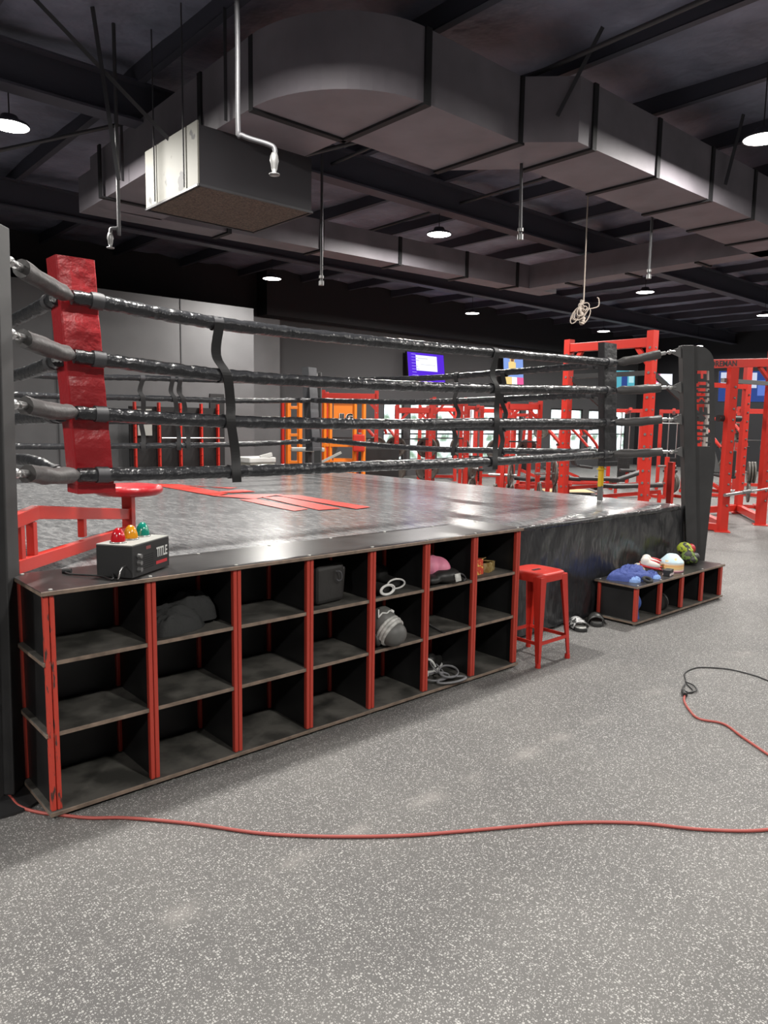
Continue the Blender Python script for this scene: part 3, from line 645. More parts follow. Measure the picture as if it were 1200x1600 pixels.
# snack boxes
rb = mat('red printed card', (.62, .06, .03), .5, var=1, vscale=45, vcol=(.85, .55, .12), thr=(.55, .6)); yb = mat('brown printed card', (.30, .20, .06), .5, var=1, vscale=30, vcol=(.5, .4, .2), thr=(.5, .6))
for k, (lab, c, d, rz_, mm) in enumerate((('red printed snack carton, lower one of a small stack', (2.52, .12, Z_T+.026), (.15, .13, .05), .15, rb), ('red printed snack carton, upper one of a small stack', (2.522, .122, Z_T+.076), (.14, .125, .045), .1, rb), ('open tan carton lying beside the red snack cartons', (2.68, .15, Z_T+.03), (.12, .14, .058), .4, yb))):
    m = MB().cbox(c, d, rz_)
    if k == 2: m.cbox((2.70, .13, Z_T+.066), (.17, .07, .004), .4, ry=.16); m.cbox((2.66, .17, Z_T+.07), (.13, .08, .004), .4, rx=-.2)
    tag(m.build('carton', mm, bevel=.002), lab, 'box', 'snack cartons in the last top bay')
# shoes and straps in the bottom bay
for k, (lab, c, rz_) in enumerate((('black training shoe at the back of a bottom bay, pale sole showing', (2.33, .22, Z_B), .5), ('black training shoe by the red upright in a bottom bay', (2.11, .16, Z_B), 1.2))):
    o = thing('shoe', lab, 'shoe', c, 'shoes in a bottom bay'); Rz = Matrix.Rotation(rz_, 3, 'Z'); C_ = V(c)
    m = MB(); m.ell(C_+Rz @ V((.02, 0, .045)), (.12, .045, .04), rot=Rz); m.ell(C_+Rz @ V((-.07, 0, .075)), (.055, .042, .055), rot=Rz); m.build('upper', M['leather'], o, remesh=.006)
    m = MB(); m.ell(C_+Rz @ V((0, 0, .014)), (.145, .05, .018), rot=Rz); m.tube([C_+Rz @ V((-.09+.03*math.cos(t), .043*math.sin(t), .035+.07*max(0, math.cos(t-PI))) ) for t in [PI*.6+PI*.8*q/10 for q in range(11)]], .008, 8); m.build('sole', M['white'], o)
sp_ = MB(); c0 = V((2.235, .045, Z_B+.012))
def loop(c, a, b, rz_, h=0, tilt=0, n=28): return [V(c)+V((a*math.cos(t)*math.cos(rz_)-b*math.sin(t)*math.sin(rz_), a*math.cos(t)*math.sin(rz_)+b*math.sin(t)*math.cos(rz_), h+tilt*math.sin(t))) for t in [2*PI*k/n for k in range(n)]]
sp_.tube(loop(c0+V((.05, .0, .035)), .085, .05, .3, tilt=.018), .005, 8, closed=True, flat=(1, 1.5)); sp_.tube(loop(c0+V((-.04, .01, .02)), .08, .035, -.3, tilt=.012), .005, 8, closed=True, flat=(1, 1.5)); sp_.tube(loop(c0+V((.02, -.055, .006)), .10, .032, -.2, tilt=.004), .006, 8, closed=True, flat=(1.5, 1)); sp_.tube(loop(c0+V((.01, .06, .05)), .06, .04, .8, tilt=.03), .005, 8, closed=True)
tag(sp_.build('jump_strap', M['webg']), 'tangled grey webbing loops hanging over the edge of a bottom bay', 'strap')
m = MB(); P_ = [V((2.24-.06*t, .19-.20*t, Z_M+.003)) for t in [k/12 for k in range(13)]]; m.tube(P_, .012, 8, flat=(1, .25))
bl = tag(m.build('studded_strap', M['rubber']), 'black studded strap lying in a middle bay', 'strap')
for k in range(2, 10): MB().lathe([(.0, 0), (.004, 0), (.003, .002), (.0, .0025)], P_[k]+V((0, 0, .003)), 8).build('stud', M['galv'], bl)
# ---------------------------------------------------------------- red metal stool
sl = thing('metal_stool', 'red pressed-steel stool standing beside the end of the cubby unit', 'stool', (3.117, .045, 0)); cx, cy, hz = 3.117, .045, .605
m = MB(); n = 40; vs = []
def sq(t, a, p=5): c, s = math.cos(t), math.sin(t); k = (abs(c)**p+abs(s)**p)**(-1/p); return a*c*k, a*s*k
prof = [(.150, -.055), (.150, -.012), (.146, -.004), (.138, 0), (.12, .0), (.10, -.004), (.0, -.004)]
for a, z in prof:
    for k in range(n): x, y = sq(2*PI*k/n, a) if a else (0, 0); vs.append((cx+x, cy+y, hz+z))
m.add(vs, [(j*n+k, j*n+(k+1) % n, (j+1)*n+(k+1) % n, (j+1)*n+k) for j in range(len(prof)-1) for k in range(n)], 0, True)
m.build('seat', M['red'], sl); MB().cbox((cx, cy, hz-.0025), (.075, .022, .004)).build('hand_slot', M['blk'], sl)
for sx in (-1, 1):
    for sy in (-1, 1):
        m = MB()      # folded L-section leg: wide at the top, narrow at the foot
        T = V((cx+sx*.148, cy+sy*.148, hz-.02)); B = V((cx+sx*.175, cy+sy*.175, .012)); wt, wb_ = .065, .026
        for ax, in ((V((-sx, 0, 0)),), (V((0, -sy, 0)),)):
            o_ = V((0, -sy, 0)) if ax.x else V((-sx, 0, 0))
            q = [T, T+ax*wt, B+ax*wb_, B]; m.prism(q, o_*.006)
        m.build('leg', M['red'], sl, bevel=.002, seg=1); MB().cyl((B.x-sx*.012, B.y-sy*.012, 0), (B.x-sx*.012, B.y-sy*.012, .03), .019, .017, 10).build('foot_cap', M['red'], sl)
z = .155; k_ = .162
for a, b in (((-1, -1), (1, -1)), ((1, -1), (1, 1)), ((1, 1), (-1, 1)), ((-1, 1), (-1, -1))):
    MB().bar((cx+a[0]*k_, cy+a[1]*k_, z), (cx+b[0]*k_, cy+b[1]*k_, z), .008, .022).build('stretcher', M['red'], sl)

# ---------------------------------------------------------------- slides on the floor
def slide(label, c, rz_, msole, mstrap, top):
    o = thing('slide_sandal', label, 'sandal', c, rz=0); Rz = Matrix.Rotation(rz_, 3, 'Z'); C_ = V(c); SS = 1.12
    out = [(.135, 0), (.128, .03), (.09, .048), (.03, .047), (-.04, .036), (-.10, .037), (-.128, .022), (-.135, 0), (-.128, -.022), (-.10, -.035), (-.04, -.034), (.03, -.045), (.09, -.044), (.128, -.026)]
    MB().prism([C_+Rz @ V((x, y, .0)) for x, y in [(a*SS, b*SS) for a, b in out]], (0, 0, .026)).build('sole', msole, o, bevel=.004)
    MB().prism([C_+Rz @ V((x*.93*SS, y*.9*SS, .026)) for x, y in out], (0, 0, .006)).build('footbed', top, o, bevel=.003)
    m = MB(); K = 14; vs = []
    for i in range(K+1):
        t = PI*i/K; 
        for x in (-.005, .05, .095): vs.append(C_+Rz @ V((x*SS, .060*math.cos(t)*(1 if x > 0 else .95), .02+.062*math.sin(t)*(1-.25*(x > .06)))))
    m.add(vs, [(i*3+j, i*3+j+1, (i+1)*3+j+1, (i+1)*3+j) for i in range(K) for j in range(2)], 0, True); s = m.build('strap', mstrap, o); so = s.modifiers.new('t', 'SOLIDIFY'); so.thickness = .006
    return o
wp = mat('black and white printed strap', (.02, .02, .02), .6, var=1, vscale=40, vcol=(.55, .55, .55), thr=(.47, .53))
slide('black and white patterned slide sandal beside the stool', (3.975, .285, 0), -2.15, M['rubber'], wp, M['silver'])
slide('plain black slide sandal next to the low bench', (4.225, .265, 0), -2.5, M['rubber'], M['leather'], mat('grey footbed', (.07, .07, .068), .7))

# ---------------------------------------------------------------- things on and in the low bench
ZB = .322
m = MB(); m.heap((4.60, .19, ZB+.001), .21, .13, .085, 12, -.25, folds=2.6, amp=.42, p=.45); m.heap((4.66, .22, ZB+.02), .15, .10, .085, 17, .2, folds=2.4, amp=.4, p=.45); m.heap((4.53, .22, ZB+.01), .10, .09, .075, 19, .6, folds=2.2, amp=.4)
tw = tag(m.build('shirt', M['blue'], subsurf=1), 'rumpled royal blue shirt on the left end of the low bench', 'shirt')
MB().heap((4.80, .12, ZB+.001), .085, .06, .055, 21, .3).build('sleeve', M['blue'], tw, subsurf=1)
m = MB(); m.heap((4.51, .10, ZB+.001), .06, .045, .045, 30, .1); m.heap((4.77, .055, ZB+.001), .05, .03, .03, 33, .1); m.build('light_trim', M['bluel'], tw, subsurf=1)
m = MB(); m.tube(loop((4.585, .035, ZB+.018), .045, .03, .1, tilt=.012), .012, 10, closed=True); tag(m.build('wrist_strap', M['charc']), 'small dark loop strap in front of the blue shirt on the bench', 'strap')
redtrim = mat('dark red trim', (.45, .02, .025), .5)
for lab, c, rz_ in (('white and red training shoe leaning on the bench, left one of a pair', (4.90, .20, ZB+.012), -.95), ('white and red training shoe leaning on the bench, right one of a pair', (5.01, .25, ZB+.012), -.95)):
    o = thing('shoe', lab, 'shoe', c, 'white and red shoes on the low bench'); Rz = Matrix.Rotation(rz_, 3, 'Z') @ Matrix.Rotation(.18, 3, 'Y'); C_ = V(c)
    m = MB(); m.ell(C_+Rz @ V((.0, 0, .062))+V((0, 0, .01)), (.085, .036, .034), rot=Rz); m.ell(C_+Rz @ V((-.045, 0, .08))+V((0, 0, .01)), (.040, .034, .038), rot=Rz); m.build('upper', mat('white leather', (.72, .66, .60), .5), o, remesh=.006)
    m = MB(); m.ell(C_+Rz @ V((0, 0, .037))+V((0, 0, .01)), (.10, .039, .015), rot=Rz); m.ell(C_+Rz @ V((.02, 0, .090))+V((0, 0, .01)), (.06, .012, .013), rot=Rz); m.build('sole', redtrim, o)
m = MB(); m.cbox((4.97, .06, ZB+.026), (.10, .06, .052), .2); sb = tag(m.build('shoe_box', M['leather'], bevel=.004), 'small dark carton with a pale band in front of the white shoes', 'box'); MB().cbox((4.972, .06, ZB+.014), (.103, .063, .018), .2).build('pale_band', mat('pale band', (.6, .5, .5), .5), sb)
m = MB(); m.heap((4.86, .27, ZB+.001), .09, .06, .09, 41, .3); tag(m.build('towel', mat('cream towel', (.60, .56, .47), .9), subsurf=1), 'small cream towel behind the blue shirt', 'towel')
# pastel training cones: each dished disc of the stack is one thing
cols = [('pink', (.72, .35, .42)), ('cream', (.78, .66, .50)), ('peach', (.80, .50, .22)), ('yellow', (.80, .58, .25)), ('orange', (.80, .42, .16)), ('apricot', (.80, .56, .32)), ('white', (.72, .72, .70))]
for k, (nm, c) in enumerate(cols):
    z0 = ZB+.002+k*.0105
    m = MB().lathe([(.098, z0), (.100, z0+.008), (.062, z0+.052), (.040, z0+.062), (.036, z0+.058), (.058, z0+.047), (.090, z0+.004)], (5.20, .15, 0), 28)
    tag(m.build('disc_cone', mat(nm+' plastic', c, .45)), ['pink disc cone at the bottom of the stack on the bench', 'cream disc cone, second from the bottom of the stack', 'peach disc cone, third from the bottom of the stack', 'yellow disc cone in the middle of the stack on the bench', 'orange disc cone, third from the top of the stack', 'apricot disc cone just under the white one in the stack', 'white disc cone just under the patterned cap of the stack'][k], 'cone', 'disc cones stacked on the low bench')
m = MB().lathe([(.100, ZB+.078), (.097, ZB+.088), (.046, ZB+.140), (.036, ZB+.145), (.0, ZB+.146)], (5.20, .15, 0), 28)
tag(m.build('disc_cone', mat('pale blue printed plastic', (.55, .72, .80), .45, var=1, vscale=28, vcol=(.75, .55, .25), thr=(.60, .63))), 'pale blue patterned disc cone on top of the stack', 'cone', 'disc cones stacked on the low bench')
camo = mat('green and black print', (.10, .16, .02), .7, var=1, vscale=26, vcol=(.012, .012, .01), thr=(.48, .52)); camo2 = mat('lime and red print', (.32, .38, .03), .7, var=1, vscale=30, vcol=(.03, .03, .03), thr=(.52, .56))
for lab, c, s_, mm, cuff in (('green camouflage boxing glove on the right end of the bench', (5.62, .20, ZB), 1.0, camo, M['leather']), ('lime and black boxing glove on top of the camouflage pair', (5.66, .26, ZB+.075), .95, camo2, redtrim), ('teal boxing glove lying behind the disc cones', (5.47, .28, ZB), .85, mat('teal leather', (.03, .17, .14), .5), mat('maroon leather', (.2, .02, .06), .5))):
    o = thing('boxing_glove', lab, 'boxing glove', c, 'gloves piled on the low bench'); C_ = V(c)
    m = MB(); m.ell(C_+V((-.02, 0, .062*s_)), (.085*s_, .065*s_, .062*s_)); m.ell(C_+V((-.03, -.06*s_, .045*s_)), (.055*s_, .03*s_, .03*s_)); m.build('mitt', mm, o, remesh=.007)
    m = MB(); m.cyl(C_+V((.04*s_, .0, .05*s_)), C_+V((.115*s_, .0, .045*s_)), .045*s_, .05*s_, 16); m.build('cuff', cuff, o, bevel=.006)
m = MB(); m.tube(spline([(4.46, .05, .037), (4.455, .06, .10), (4.47, .055, .17), (4.465, .08, .24)], 8), .034, 14, rf=lambda u, t: 1+.25*nz(u*4, math.cos(t), math.sin(t))-.25*max(0, u-.8)*3)
tag(m.build('shin_guard', mat('blue padded vinyl', (.025, .06, .22), .5, var=.4, vscale=15)), 'blue padded shin guard standing in the first bay of the bench', 'shin guard')
m = MB(); m.cyl((4.90, .08, .105), (4.93, .10, .105), .068, n=28); m.tube([(4.898+0, .08+.068*math.cos(t), .105+.068*math.sin(t)) for t in [2*PI*k/28 for k in range(28)]], .007, 8, closed=True)
tag(m.build('focus_mitt', M['leather'], bevel=.004), 'round black focus mitt standing in the second bay of the bench', 'focus mitt')
# ---------------------------------------------------------------- cords on the floor
pts = [(-.6, .75), (-.3, .52), (-.119, .337), (-.092, .166), (-.048, .066), (.021, -.023), (.095, -.11), (.204, -.202), (.376, -.401), (.531, -.614), (.667, -.757), (.812, -.885), (.967, -1.004), (1.135, -1.111), (1.312, -1.219), (1.532, -1.362), (1.722, -1.529), (1.872, -1.715), (2.066, -1.878), (2.35, -1.98), (2.6, -1.88)]
tag(MB().tube(spline([(x, y, .0075) for x, y in pts], 8), .0065, 8).build('extension_cord', M['cord']), 'red extension cord lying across the floor in front of the cubby unit', 'cord')
rc = thing('extension_cord', 'red cord end on the right, plugged to the thin black cord', 'cord', (3.1, -1.05, 0))
MB().tube(spline([(x, y, .0075) for x, y in [(3.213, -.975), (3.123, -1.016), (3.022, -1.092), (2.934, -1.191), (2.968, -1.307), (2.874, -1.445), (2.74, -1.648), (2.6, -1.85)]], 8), .0065, 8).build('cable', M['cord'], rc)
MB().cyl((3.195, -.985, .014), (3.235, -.955, .014), .014, .012, 12).build('socket', M['black'], rc)
bc = thing('black_cord', 'thin black power cord with plug, looping at the right of the floor', 'cord', (3.3, -.95, 0))
MB().tube(spline([(x, y, .005) for x, y in [(3.95, -1.5), (3.871, -1.224), (3.899, -1.098), (3.896, -.939), (3.802, -.814), (3.717, -.778), (3.593, -.787), (3.492, -.841), (3.40, -.90), (3.34, -.96), (3.29, -.98), (3.26, -.965)]], 8), .0042, 8).build('cable', M['black'], bc)
MB().tube(spline([(x, y, .009) for x, y in [(3.43, -.87), (3.41, -.93), (3.34, -.985), (3.27, -.97), (3.30, -.92), (3.40, -.885)]], 8), .0042, 8).build('cable_loop', M['black'], bc)
MB().cyl((3.235, -.955, .014), (3.27, -.935, .014), .013, .010, 12).build('plug', M['black'], bc)
# ---------------------------------------------------------------- ductwork
du = thing('air_duct', 'large dark rectangular air duct looping under the ceiling above the ring', 'air duct', (5.0, 2.1, 4.1)); DB, DT = 4.1, 4.66
def hexa(b, t, mb=None):
    mb = mb or MB(); n = len(b); return mb.add(list(b)+list(t), [tuple(range(n))[::-1], tuple(range(n, 2*n))]+[(i, (i+1) % n, n+(i+1) % n, n+i) for i in range(n)])
def plan(pts, z0=DB, z1=DT): return hexa([V((x, y, z0)) for x, y in pts], [V((x, y, z1)) for x, y in pts])
plan([(3.48, 1.57), (4.68, 1.57), (4.68, 2.62), (3.48, 2.62)]).build('near_run', M['duct'], du)
plan([(4.68, 1.57), (5.05, 1.20), (5.27, 1.20), (5.27, 1.98), (4.68, 2.62)]).build('reducer', M['duct'], du)
plan([(5.27, 1.20), (16.0, 1.0), (16.0, 1.85), (5.27, 1.98)]).build('long_run', M['duct'], du)
plan([(3.48, 2.62)]+[(3.48-.96*math.sin(t), 2.62-1.05*math.cos(t)) for t in [PI/2*i/16 for i in range(17)]]).build('elbow', M['duct'], du)
plan([(2.52, 2.62), (3.48, 2.62), (3.48, 6.39), (2.60, 6.39)]).build('side_run', M['duct'], du)
plan([(2.60, 6.39), (11.35, 5.90), (11.35, 6.30), (2.60, 6.80)], DB, 4.52).build('far_run', M['duct'], du)
plan([(10.45, 1.10), (10.85, 1.10), (10.95, 5.92), (10.55, 5.94)], DB, 4.52).build('cross_run', M['duct'], du)
def flange(x0, x1, y0, y1, zt=DT):
    m = MB(); o = .022
    m.box(x0-o, x1+o, y0-o, y1+o, DB-o, DB-.001); m.box(x0-o, x0, y0-o, y1+o, DB, zt) if y1-y0 < .1 else None
    if x1-x0 < .1: m.box(x0-o, x1+o, y0-o, y0, DB, zt)
    if y1-y0 < .1: m.box(x1, x1+o, y0-o, y1+o, DB, zt)
    m.build('flange', M['ductseam'], du)
for x, y0, y1 in ((3.48, 1.57, 2.62), (4.68, 1.57, 2.62), (5.27, 1.2, 1.98), (6.40, 1.18, 1.97), (7.55, 1.16, 1.95), (8.64, 1.14, 1.93), (9.75, 1.12, 1.92)): flange(x, x+.02, y0, y1)
for y in (2.62, 3.5, 5.9): flange(2.54, 3.48, y, y+.02)
for x in (4.4, 5.9, 7.4, 8.9, 10.2): 
    y = 6.39-(x-2.6)*.056; flange(x, x+.02, y, y+.4, 4.52)
for y in (2.7, 3.9, 5.1): flange(10.48+(y-1.1)*.02, 10.9+(y-1.1)*.02, y, y+.02, 4.52)
pb = MB().box(2.36, 3.56, 3.22, 4.28, 3.60, 4.10).build('plenum_box', M['ductdark'], du)
m = MB(); m.box(2.345, 2.36, 3.22, 4.28, 3.60, 4.13); m.build('lamplit_side_board', M['boxside'], pb)  # side towards the lamp, its brightness put into the board colour
MB().box(2.38, 3.54, 3.24, 4.26, 3.592, 3.60).build('filter_panel', M['grille'], pb)
m = MB()
for a in ((2.34, 2.36, 3.21, 4.29), (3.55, 3.57, 3.21, 4.29), (2.34, 3.57, 3.205, 3.225), (2.34, 3.57, 4.275, 4.295)): m.box(*a, 3.585, 3.605)
m.build('edge_trim', M['pipe'], pb)
for x, y in ((2.33, 3.45), (2.33, 4.05)): MB().cyl((x, y, 3.62), (x, y, 5.15), .007, n=6).build('hanger_rod', M['pipe'], du)
for x, y in ((9.4, 1.11), (5.6, 1.99), (7.0, 1.98), (8.2, 1.96), (9.4, 1.94)): MB().bar((x, y, 4.1), (x, y, 5.0), .03, .005).build('hanger_strap', M['pipe'], du)
for y in (3.0, 5.2): MB().bar((2.50, y, 4.1), (2.50, y, 5.0), .005, .03).build('hanger_strap', M['pipe'], du)

# ---------------------------------------------------------------- pipes and rods under the roof
def pipe(name, label, runs, r, m=M['pipe'], cat='pipe', group=None, n=8):
    b = MB()
    for q in runs:
        b.tube(q if len(q) == 2 else spline(q, 5), r, n)
    return tag(b.build(name, m), label, cat, group)
def sprinkler(label, pts, head):
    o = thing('sprinkler_drop', label, 'sprinkler', head, 'sprinkler drops below the ceiling')
    MB().tube(spline(pts, 6), .017, 10).build('pipe', M['pipe'], o)
    h = V(head); m = MB(); m.lathe([(.0, -.05), (.036, -.05), (.036, -.042), (.012, -.036), (.02, -.01), (.024, .02), (.03, .04), (.026, .07), (.018, .09), (.0, .09)], h, 12); m.build('head', M['galv'], o)
sprinkler('sprinkler on a bent pipe in front of the hanging filter box', [(1.80, 1.68, 5.19), (1.82, 1.65, 4.2), (1.82, 1.65, 3.52), (1.84, 1.63, 3.45), (1.96, 1.50, 3.39), (1.99, 1.47, 3.36), (1.985, 1.46, 3.30)], (1.98, 1.46, 3.24))
sprinkler('small sprinkler on a short elbow above the red corner pad', [(2.06, 4.26, 5.19), (2.06, 4.26, 3.45), (2.05, 4.27, 3.37), (2.0, 4.30, 3.355), (1.985, 4.29, 3.31)], (1.98, 4.28, 3.22))
for lab, a, b in (('thin rod hanging right of the filter box', (4.47, 4.27, 5.19), (4.40, 4.18, 3.15)), ('thin rod with a clamp hanging from the long duct', (5.13, 1.90, 4.1), (5.08, 1.84, 3.38)), ('thin rod hanging near the cross duct on the right', (7.88, 2.02, 5.19), (7.80, 1.98, 3.40))):
    o = thing('hanging_rod', lab, 'rod', b, 'rods hanging from the ceiling'); m = MB(); m.cyl(a, b, .016, n=8); m.build('rod', M['pipe'], o)
    m = MB(); m.cyl(V(b)+V((0, 0, -.02)), V(b)+V((0, 0, .03)), .03, n=8); m.cyl(V(b)+V((0, 0, .06)), V(b)+V((0, 0, .09)), .028, n=8); m.build('clamp', M['galv'], o)
for lab, a, b in (('flat diagonal brace in front of the long duct', (5.20, 1.10, 5.08), (4.86, 1.30, 4.30)), ('flat diagonal brace at the right of the long duct', (8.02, 1.05, 5.1), (7.75, 1.08, 4.28)), ('flat diagonal brace left of the side duct', (1.79, 4.05, 5.15), (1.88, 3.80, 3.66)), ('long diagonal brace crossing behind the left brace', (1.35, 4.2, 5.12), (2.42, 3.75, 4.05))):
    o = tag(MB().bar(a, b, .035, .012, up=(.6, .7, .2)).build('steel_brace', M['pipe']), lab, 'brace', 'steel braces of the ducts')
for lab, a, b in (('straight conduit along the ceiling left of the filter box', (1.2, 6.35, 4.30), (3.0, 5.4, 4.95)), ('straight pipe crossing under the long duct', (3.68, 3.62, 4.24), (4.70, 2.80, 4.60)), ('long pipe running below the purlins on the right', (4.9, -1.0, 4.80), (5.2, 8.5, 4.80)), ('long pipe running below the purlins near the rope coil', (7.4, 2.1, 4.80), (7.6, 9.0, 4.80)), ('long pipe above the far lights on the right', (13.0, -3.0, 4.80), (13.2, 9.0, 4.80))):
    pipe('ceiling_pipe', lab, [[a, b]], .022, group='pipes under the ceiling')
hr = thing('hanging_rope', 'pale rope hanging from the ceiling with a tangled coil at its end', 'rope', (7.06, 2.42, 2.8)); rope_m = mat('pale hemp rope', (.42, .36, .31), .8)
MB().tube([(7.25, 2.55, 5.0), (7.16, 2.48, 4.0), (7.08, 2.42, 3.08)], .008, 8).build('line', rope_m, hr)
m = MB(); rr_ = random.Random(3)
for q in range(7):
    c = V((7.04+rr_.uniform(-.05, .05), 2.43+rr_.uniform(-.05, .05), 2.93+rr_.uniform(-.06, .05))); a, b, ph = rr_.uniform(.07, .13), rr_.uniform(.04, .09), rr_.uniform(0, 3)
    dx = V((.45, -.55, .5*math.sin(ph))); dy = V((.2, -.1, 1))
    m.tube([c+dx*a*math.cos(t)+dy*b*math.sin(t) for t in [2*PI*k/18 for k in range(18)]], .007, 6, closed=True)
m.tube(spline([(7.06, 2.42, 3.08), (7.03, 2.44, 2.98), (7.06, 2.40, 2.86), (7.05, 2.41, 2.80)], 6), .024, 8, rf=lambda u, t: 1+.3*math.sin(u*40))
m.tube(spline([(7.10, 2.40, 2.98), (7.16, 2.34, 2.99), (7.22, 2.30, 3.02), (7.22, 2.30, 3.10), (7.20, 2.31, 3.12)], 6), .007, 6)
m.build('coil', rope_m, hr)

# ---------------------------------------------------------------- hanging disc lights
LZ = 4.30
lens = emit('lit lamp lens', (1.0, .97, .90), 22)
lamps = [((1.338, 5.021), 'lit disc light at the left, beside the filter box'), ((7.116, 4.959), 'bright disc light hanging above the middle of the far duct'), ((7.254, 9.61), 'disc light hanging in front of the grey partition'), ((6.722, .274), 'bright disc light beside the long duct at the right'),
         ((13.453, 5.216), 'disc light beyond the cross duct, right of the rope coil'), ((13.264, 9.774), 'disc light hanging above the purple screen'), ((18.485, 9.316), 'disc light hanging above the red power rack'), ((18.3, 4.744), 'small far disc light at the right behind the cross duct'), ((24.02, 9.144), 'most distant disc light, above the black ring post'), ((13.2, .3), None), ((24.0, 4.6), None), ((18.6, .2), None),
         ((1.2, .78), None), ((-4.6, .5), None), ((1.2, -4.4), None), ((6.9, -4.5), None), ((-4.6, -4.4), None), ((-4.5, 5.0), None), ((13.2, -4.5), None)]
proto = None
for k, ((x, y), lab) in enumerate(lamps):
    if lab is None: lab = 'hanging disc light of the row beyond the picture edge'
    if proto is None:
        proto = o = thing('disc_light', lab, 'ceiling light', (x, y, LZ), 'disc lights hanging from the ceiling'); c = V((x, y, LZ))
        MB().lathe([(.0, .10), (.07, .10), (.09, .06), (.17, .03), (.185, .0), (.178, .0), (.165, .012), (.0, .012)], c, 28).build('housing', M['beam'], o)
        MB().lathe([(.0, .004), (.170, .004), (.170, .008), (.0, .008)], c, 28).build('lens', lens, o)
        MB().cyl((x, y, LZ+.1), (x, y, 5.0), .006, n=6).build('cord', M['black'], o)
    else: o = copy_tree(proto, loc=(x, y, LZ), label=lab)
    ld = bpy.data.lights.new('lamp', 'AREA'); ld.shape = 'DISK'; ld.size = .34; ld.energy = 165; ld.color = (1.0, .965, .91)
    lo = bpy.data.objects.new('lamp_light', ld); COL.objects.link(lo); lo.location = (x, y, LZ-.005)
# ---------------------------------------------------------------- gym equipment, built at the origin and set down
def place(root, x, y, rz): root.location = (x, y, 0); root.rotation_euler[2] = rz; return root
def at(root, p):
    c, s = math.cos(root.rotation_euler[2]), math.sin(root.rotation_euler[2])
    return (root.location.x+p[0]*c-p[1]*s, root.location.y+p[0]*s+p[1]*c, root.location.z+p[2])
# weight plate, axis along local Y
def make_plate(r):
    t = thing('weight_plate', 'plate', 'weight plate'); m = MB()
    m.lathe([(.026, -.012), (.06, -.016), (.062, -.008), (r*.42, -.007), (r*.80, -.007), (r*.84, -.017), (r, -.016), (r, .016), (r*.84, .017), (r*.80, .007), (r*.42, .007), (.062, .008), (.06, .016), (.026, .012), (.026, -.012)], (0, 0, 0), 26, axis='Y')
    for k in range(3):
        a = 2*PI*k/3+.4; m.cbox((r*.61*math.cos(a), 0, r*.61*math.sin(a)), (r*.36, .0155, r*.2), ry=PI/2-a, mi=1)
    m.build('disc', [M['iron'], M['blk']], t); return t
plates = {}
def plate(root, p, r, label, group, rz=0.0):
    if r not in plates: plates[r] = o = make_plate(r); o['label'] = label
    else: o = copy_tree(plates[r], label=label)
    o['group'] = group; o.location = at(root, p); o.rotation_euler[2] = root.rotation_euler[2]+rz; return o
def bolts(mb, p, ax, r=.012):
    mb.cyl(V(p)-V(ax)*.002, V(p)+V(ax)*.008, r, n=8)
def power_rack(label, w, d, h, pegs=True, gus=True, tube=.075, bar_top=True):
    root = thing('power_rack', label, 'power rack'); t = tube
    for x in (-w/2, w/2):
        for y in (-d/2, d/2):
            m = MB().box(x-t/2, x+t/2, y-t/2, y+t/2, .008, h)
            if y < 0:
                for k in range(int((h-.5)/.14)): m.cyl((x-t/2-.002, y, .35+k*.14), (x+t/2+.002, y, .35+k*.14), .013, n=8, mi=1); m.cyl((x, y-t/2-.002, .35+k*.14), (x, y-t/2+.003, .35+k*.14), .013, n=8, mi=1)
            m.build('upright', [M['red'], M['galv']], root)
            MB().box(x-.08, x+.08, y-.07, y+.07, 0, .01).build('foot_plate', M['red'], root)
        MB().box(x-t/2, x+t/2, -d/2, d/2, .02, .02+t).build('base_rail', M['red'], root, bevel=.004)
        MB().box(x-t/2, x+t/2, -d/2, d/2, h-.10, h-.02).build('top_rail', M['red'], root, bevel=.004)
    for y in (-d/2, d/2): MB().box(-w/2, w/2, y-t/2, y+t/2, h-.16, h-.06).build('crossbeam', M['red'], root, bevel=.004)
    MB().box(-w/2, w/2, d/2-t/2, d/2+t/2, .02, .10).build('rear_rail', M['red'], root, bevel=.004)
    if gus:
        for sx in (-1, 1): MB().bar((sx*(w/2-.02), -d/2, h-.36), (sx*(w/2-.22), -d/2, h-.14), .05, .05).build('gusset', M['red'], root)
    if pegs:
        for sx in (-1, 1):
            for z in (.55, 1.05): MB().cyl((sx*w/2, d/2, z), (sx*w/2, d/2+.28, z), .025, n=10).build('plate_peg', M['steel'], root)
        MB().cyl((-w/2, -d/2-.02, 1.25), (w/2, -d/2-.02, 1.25), .014, n=8).build('hook_bar', M['black'], root)
    return root
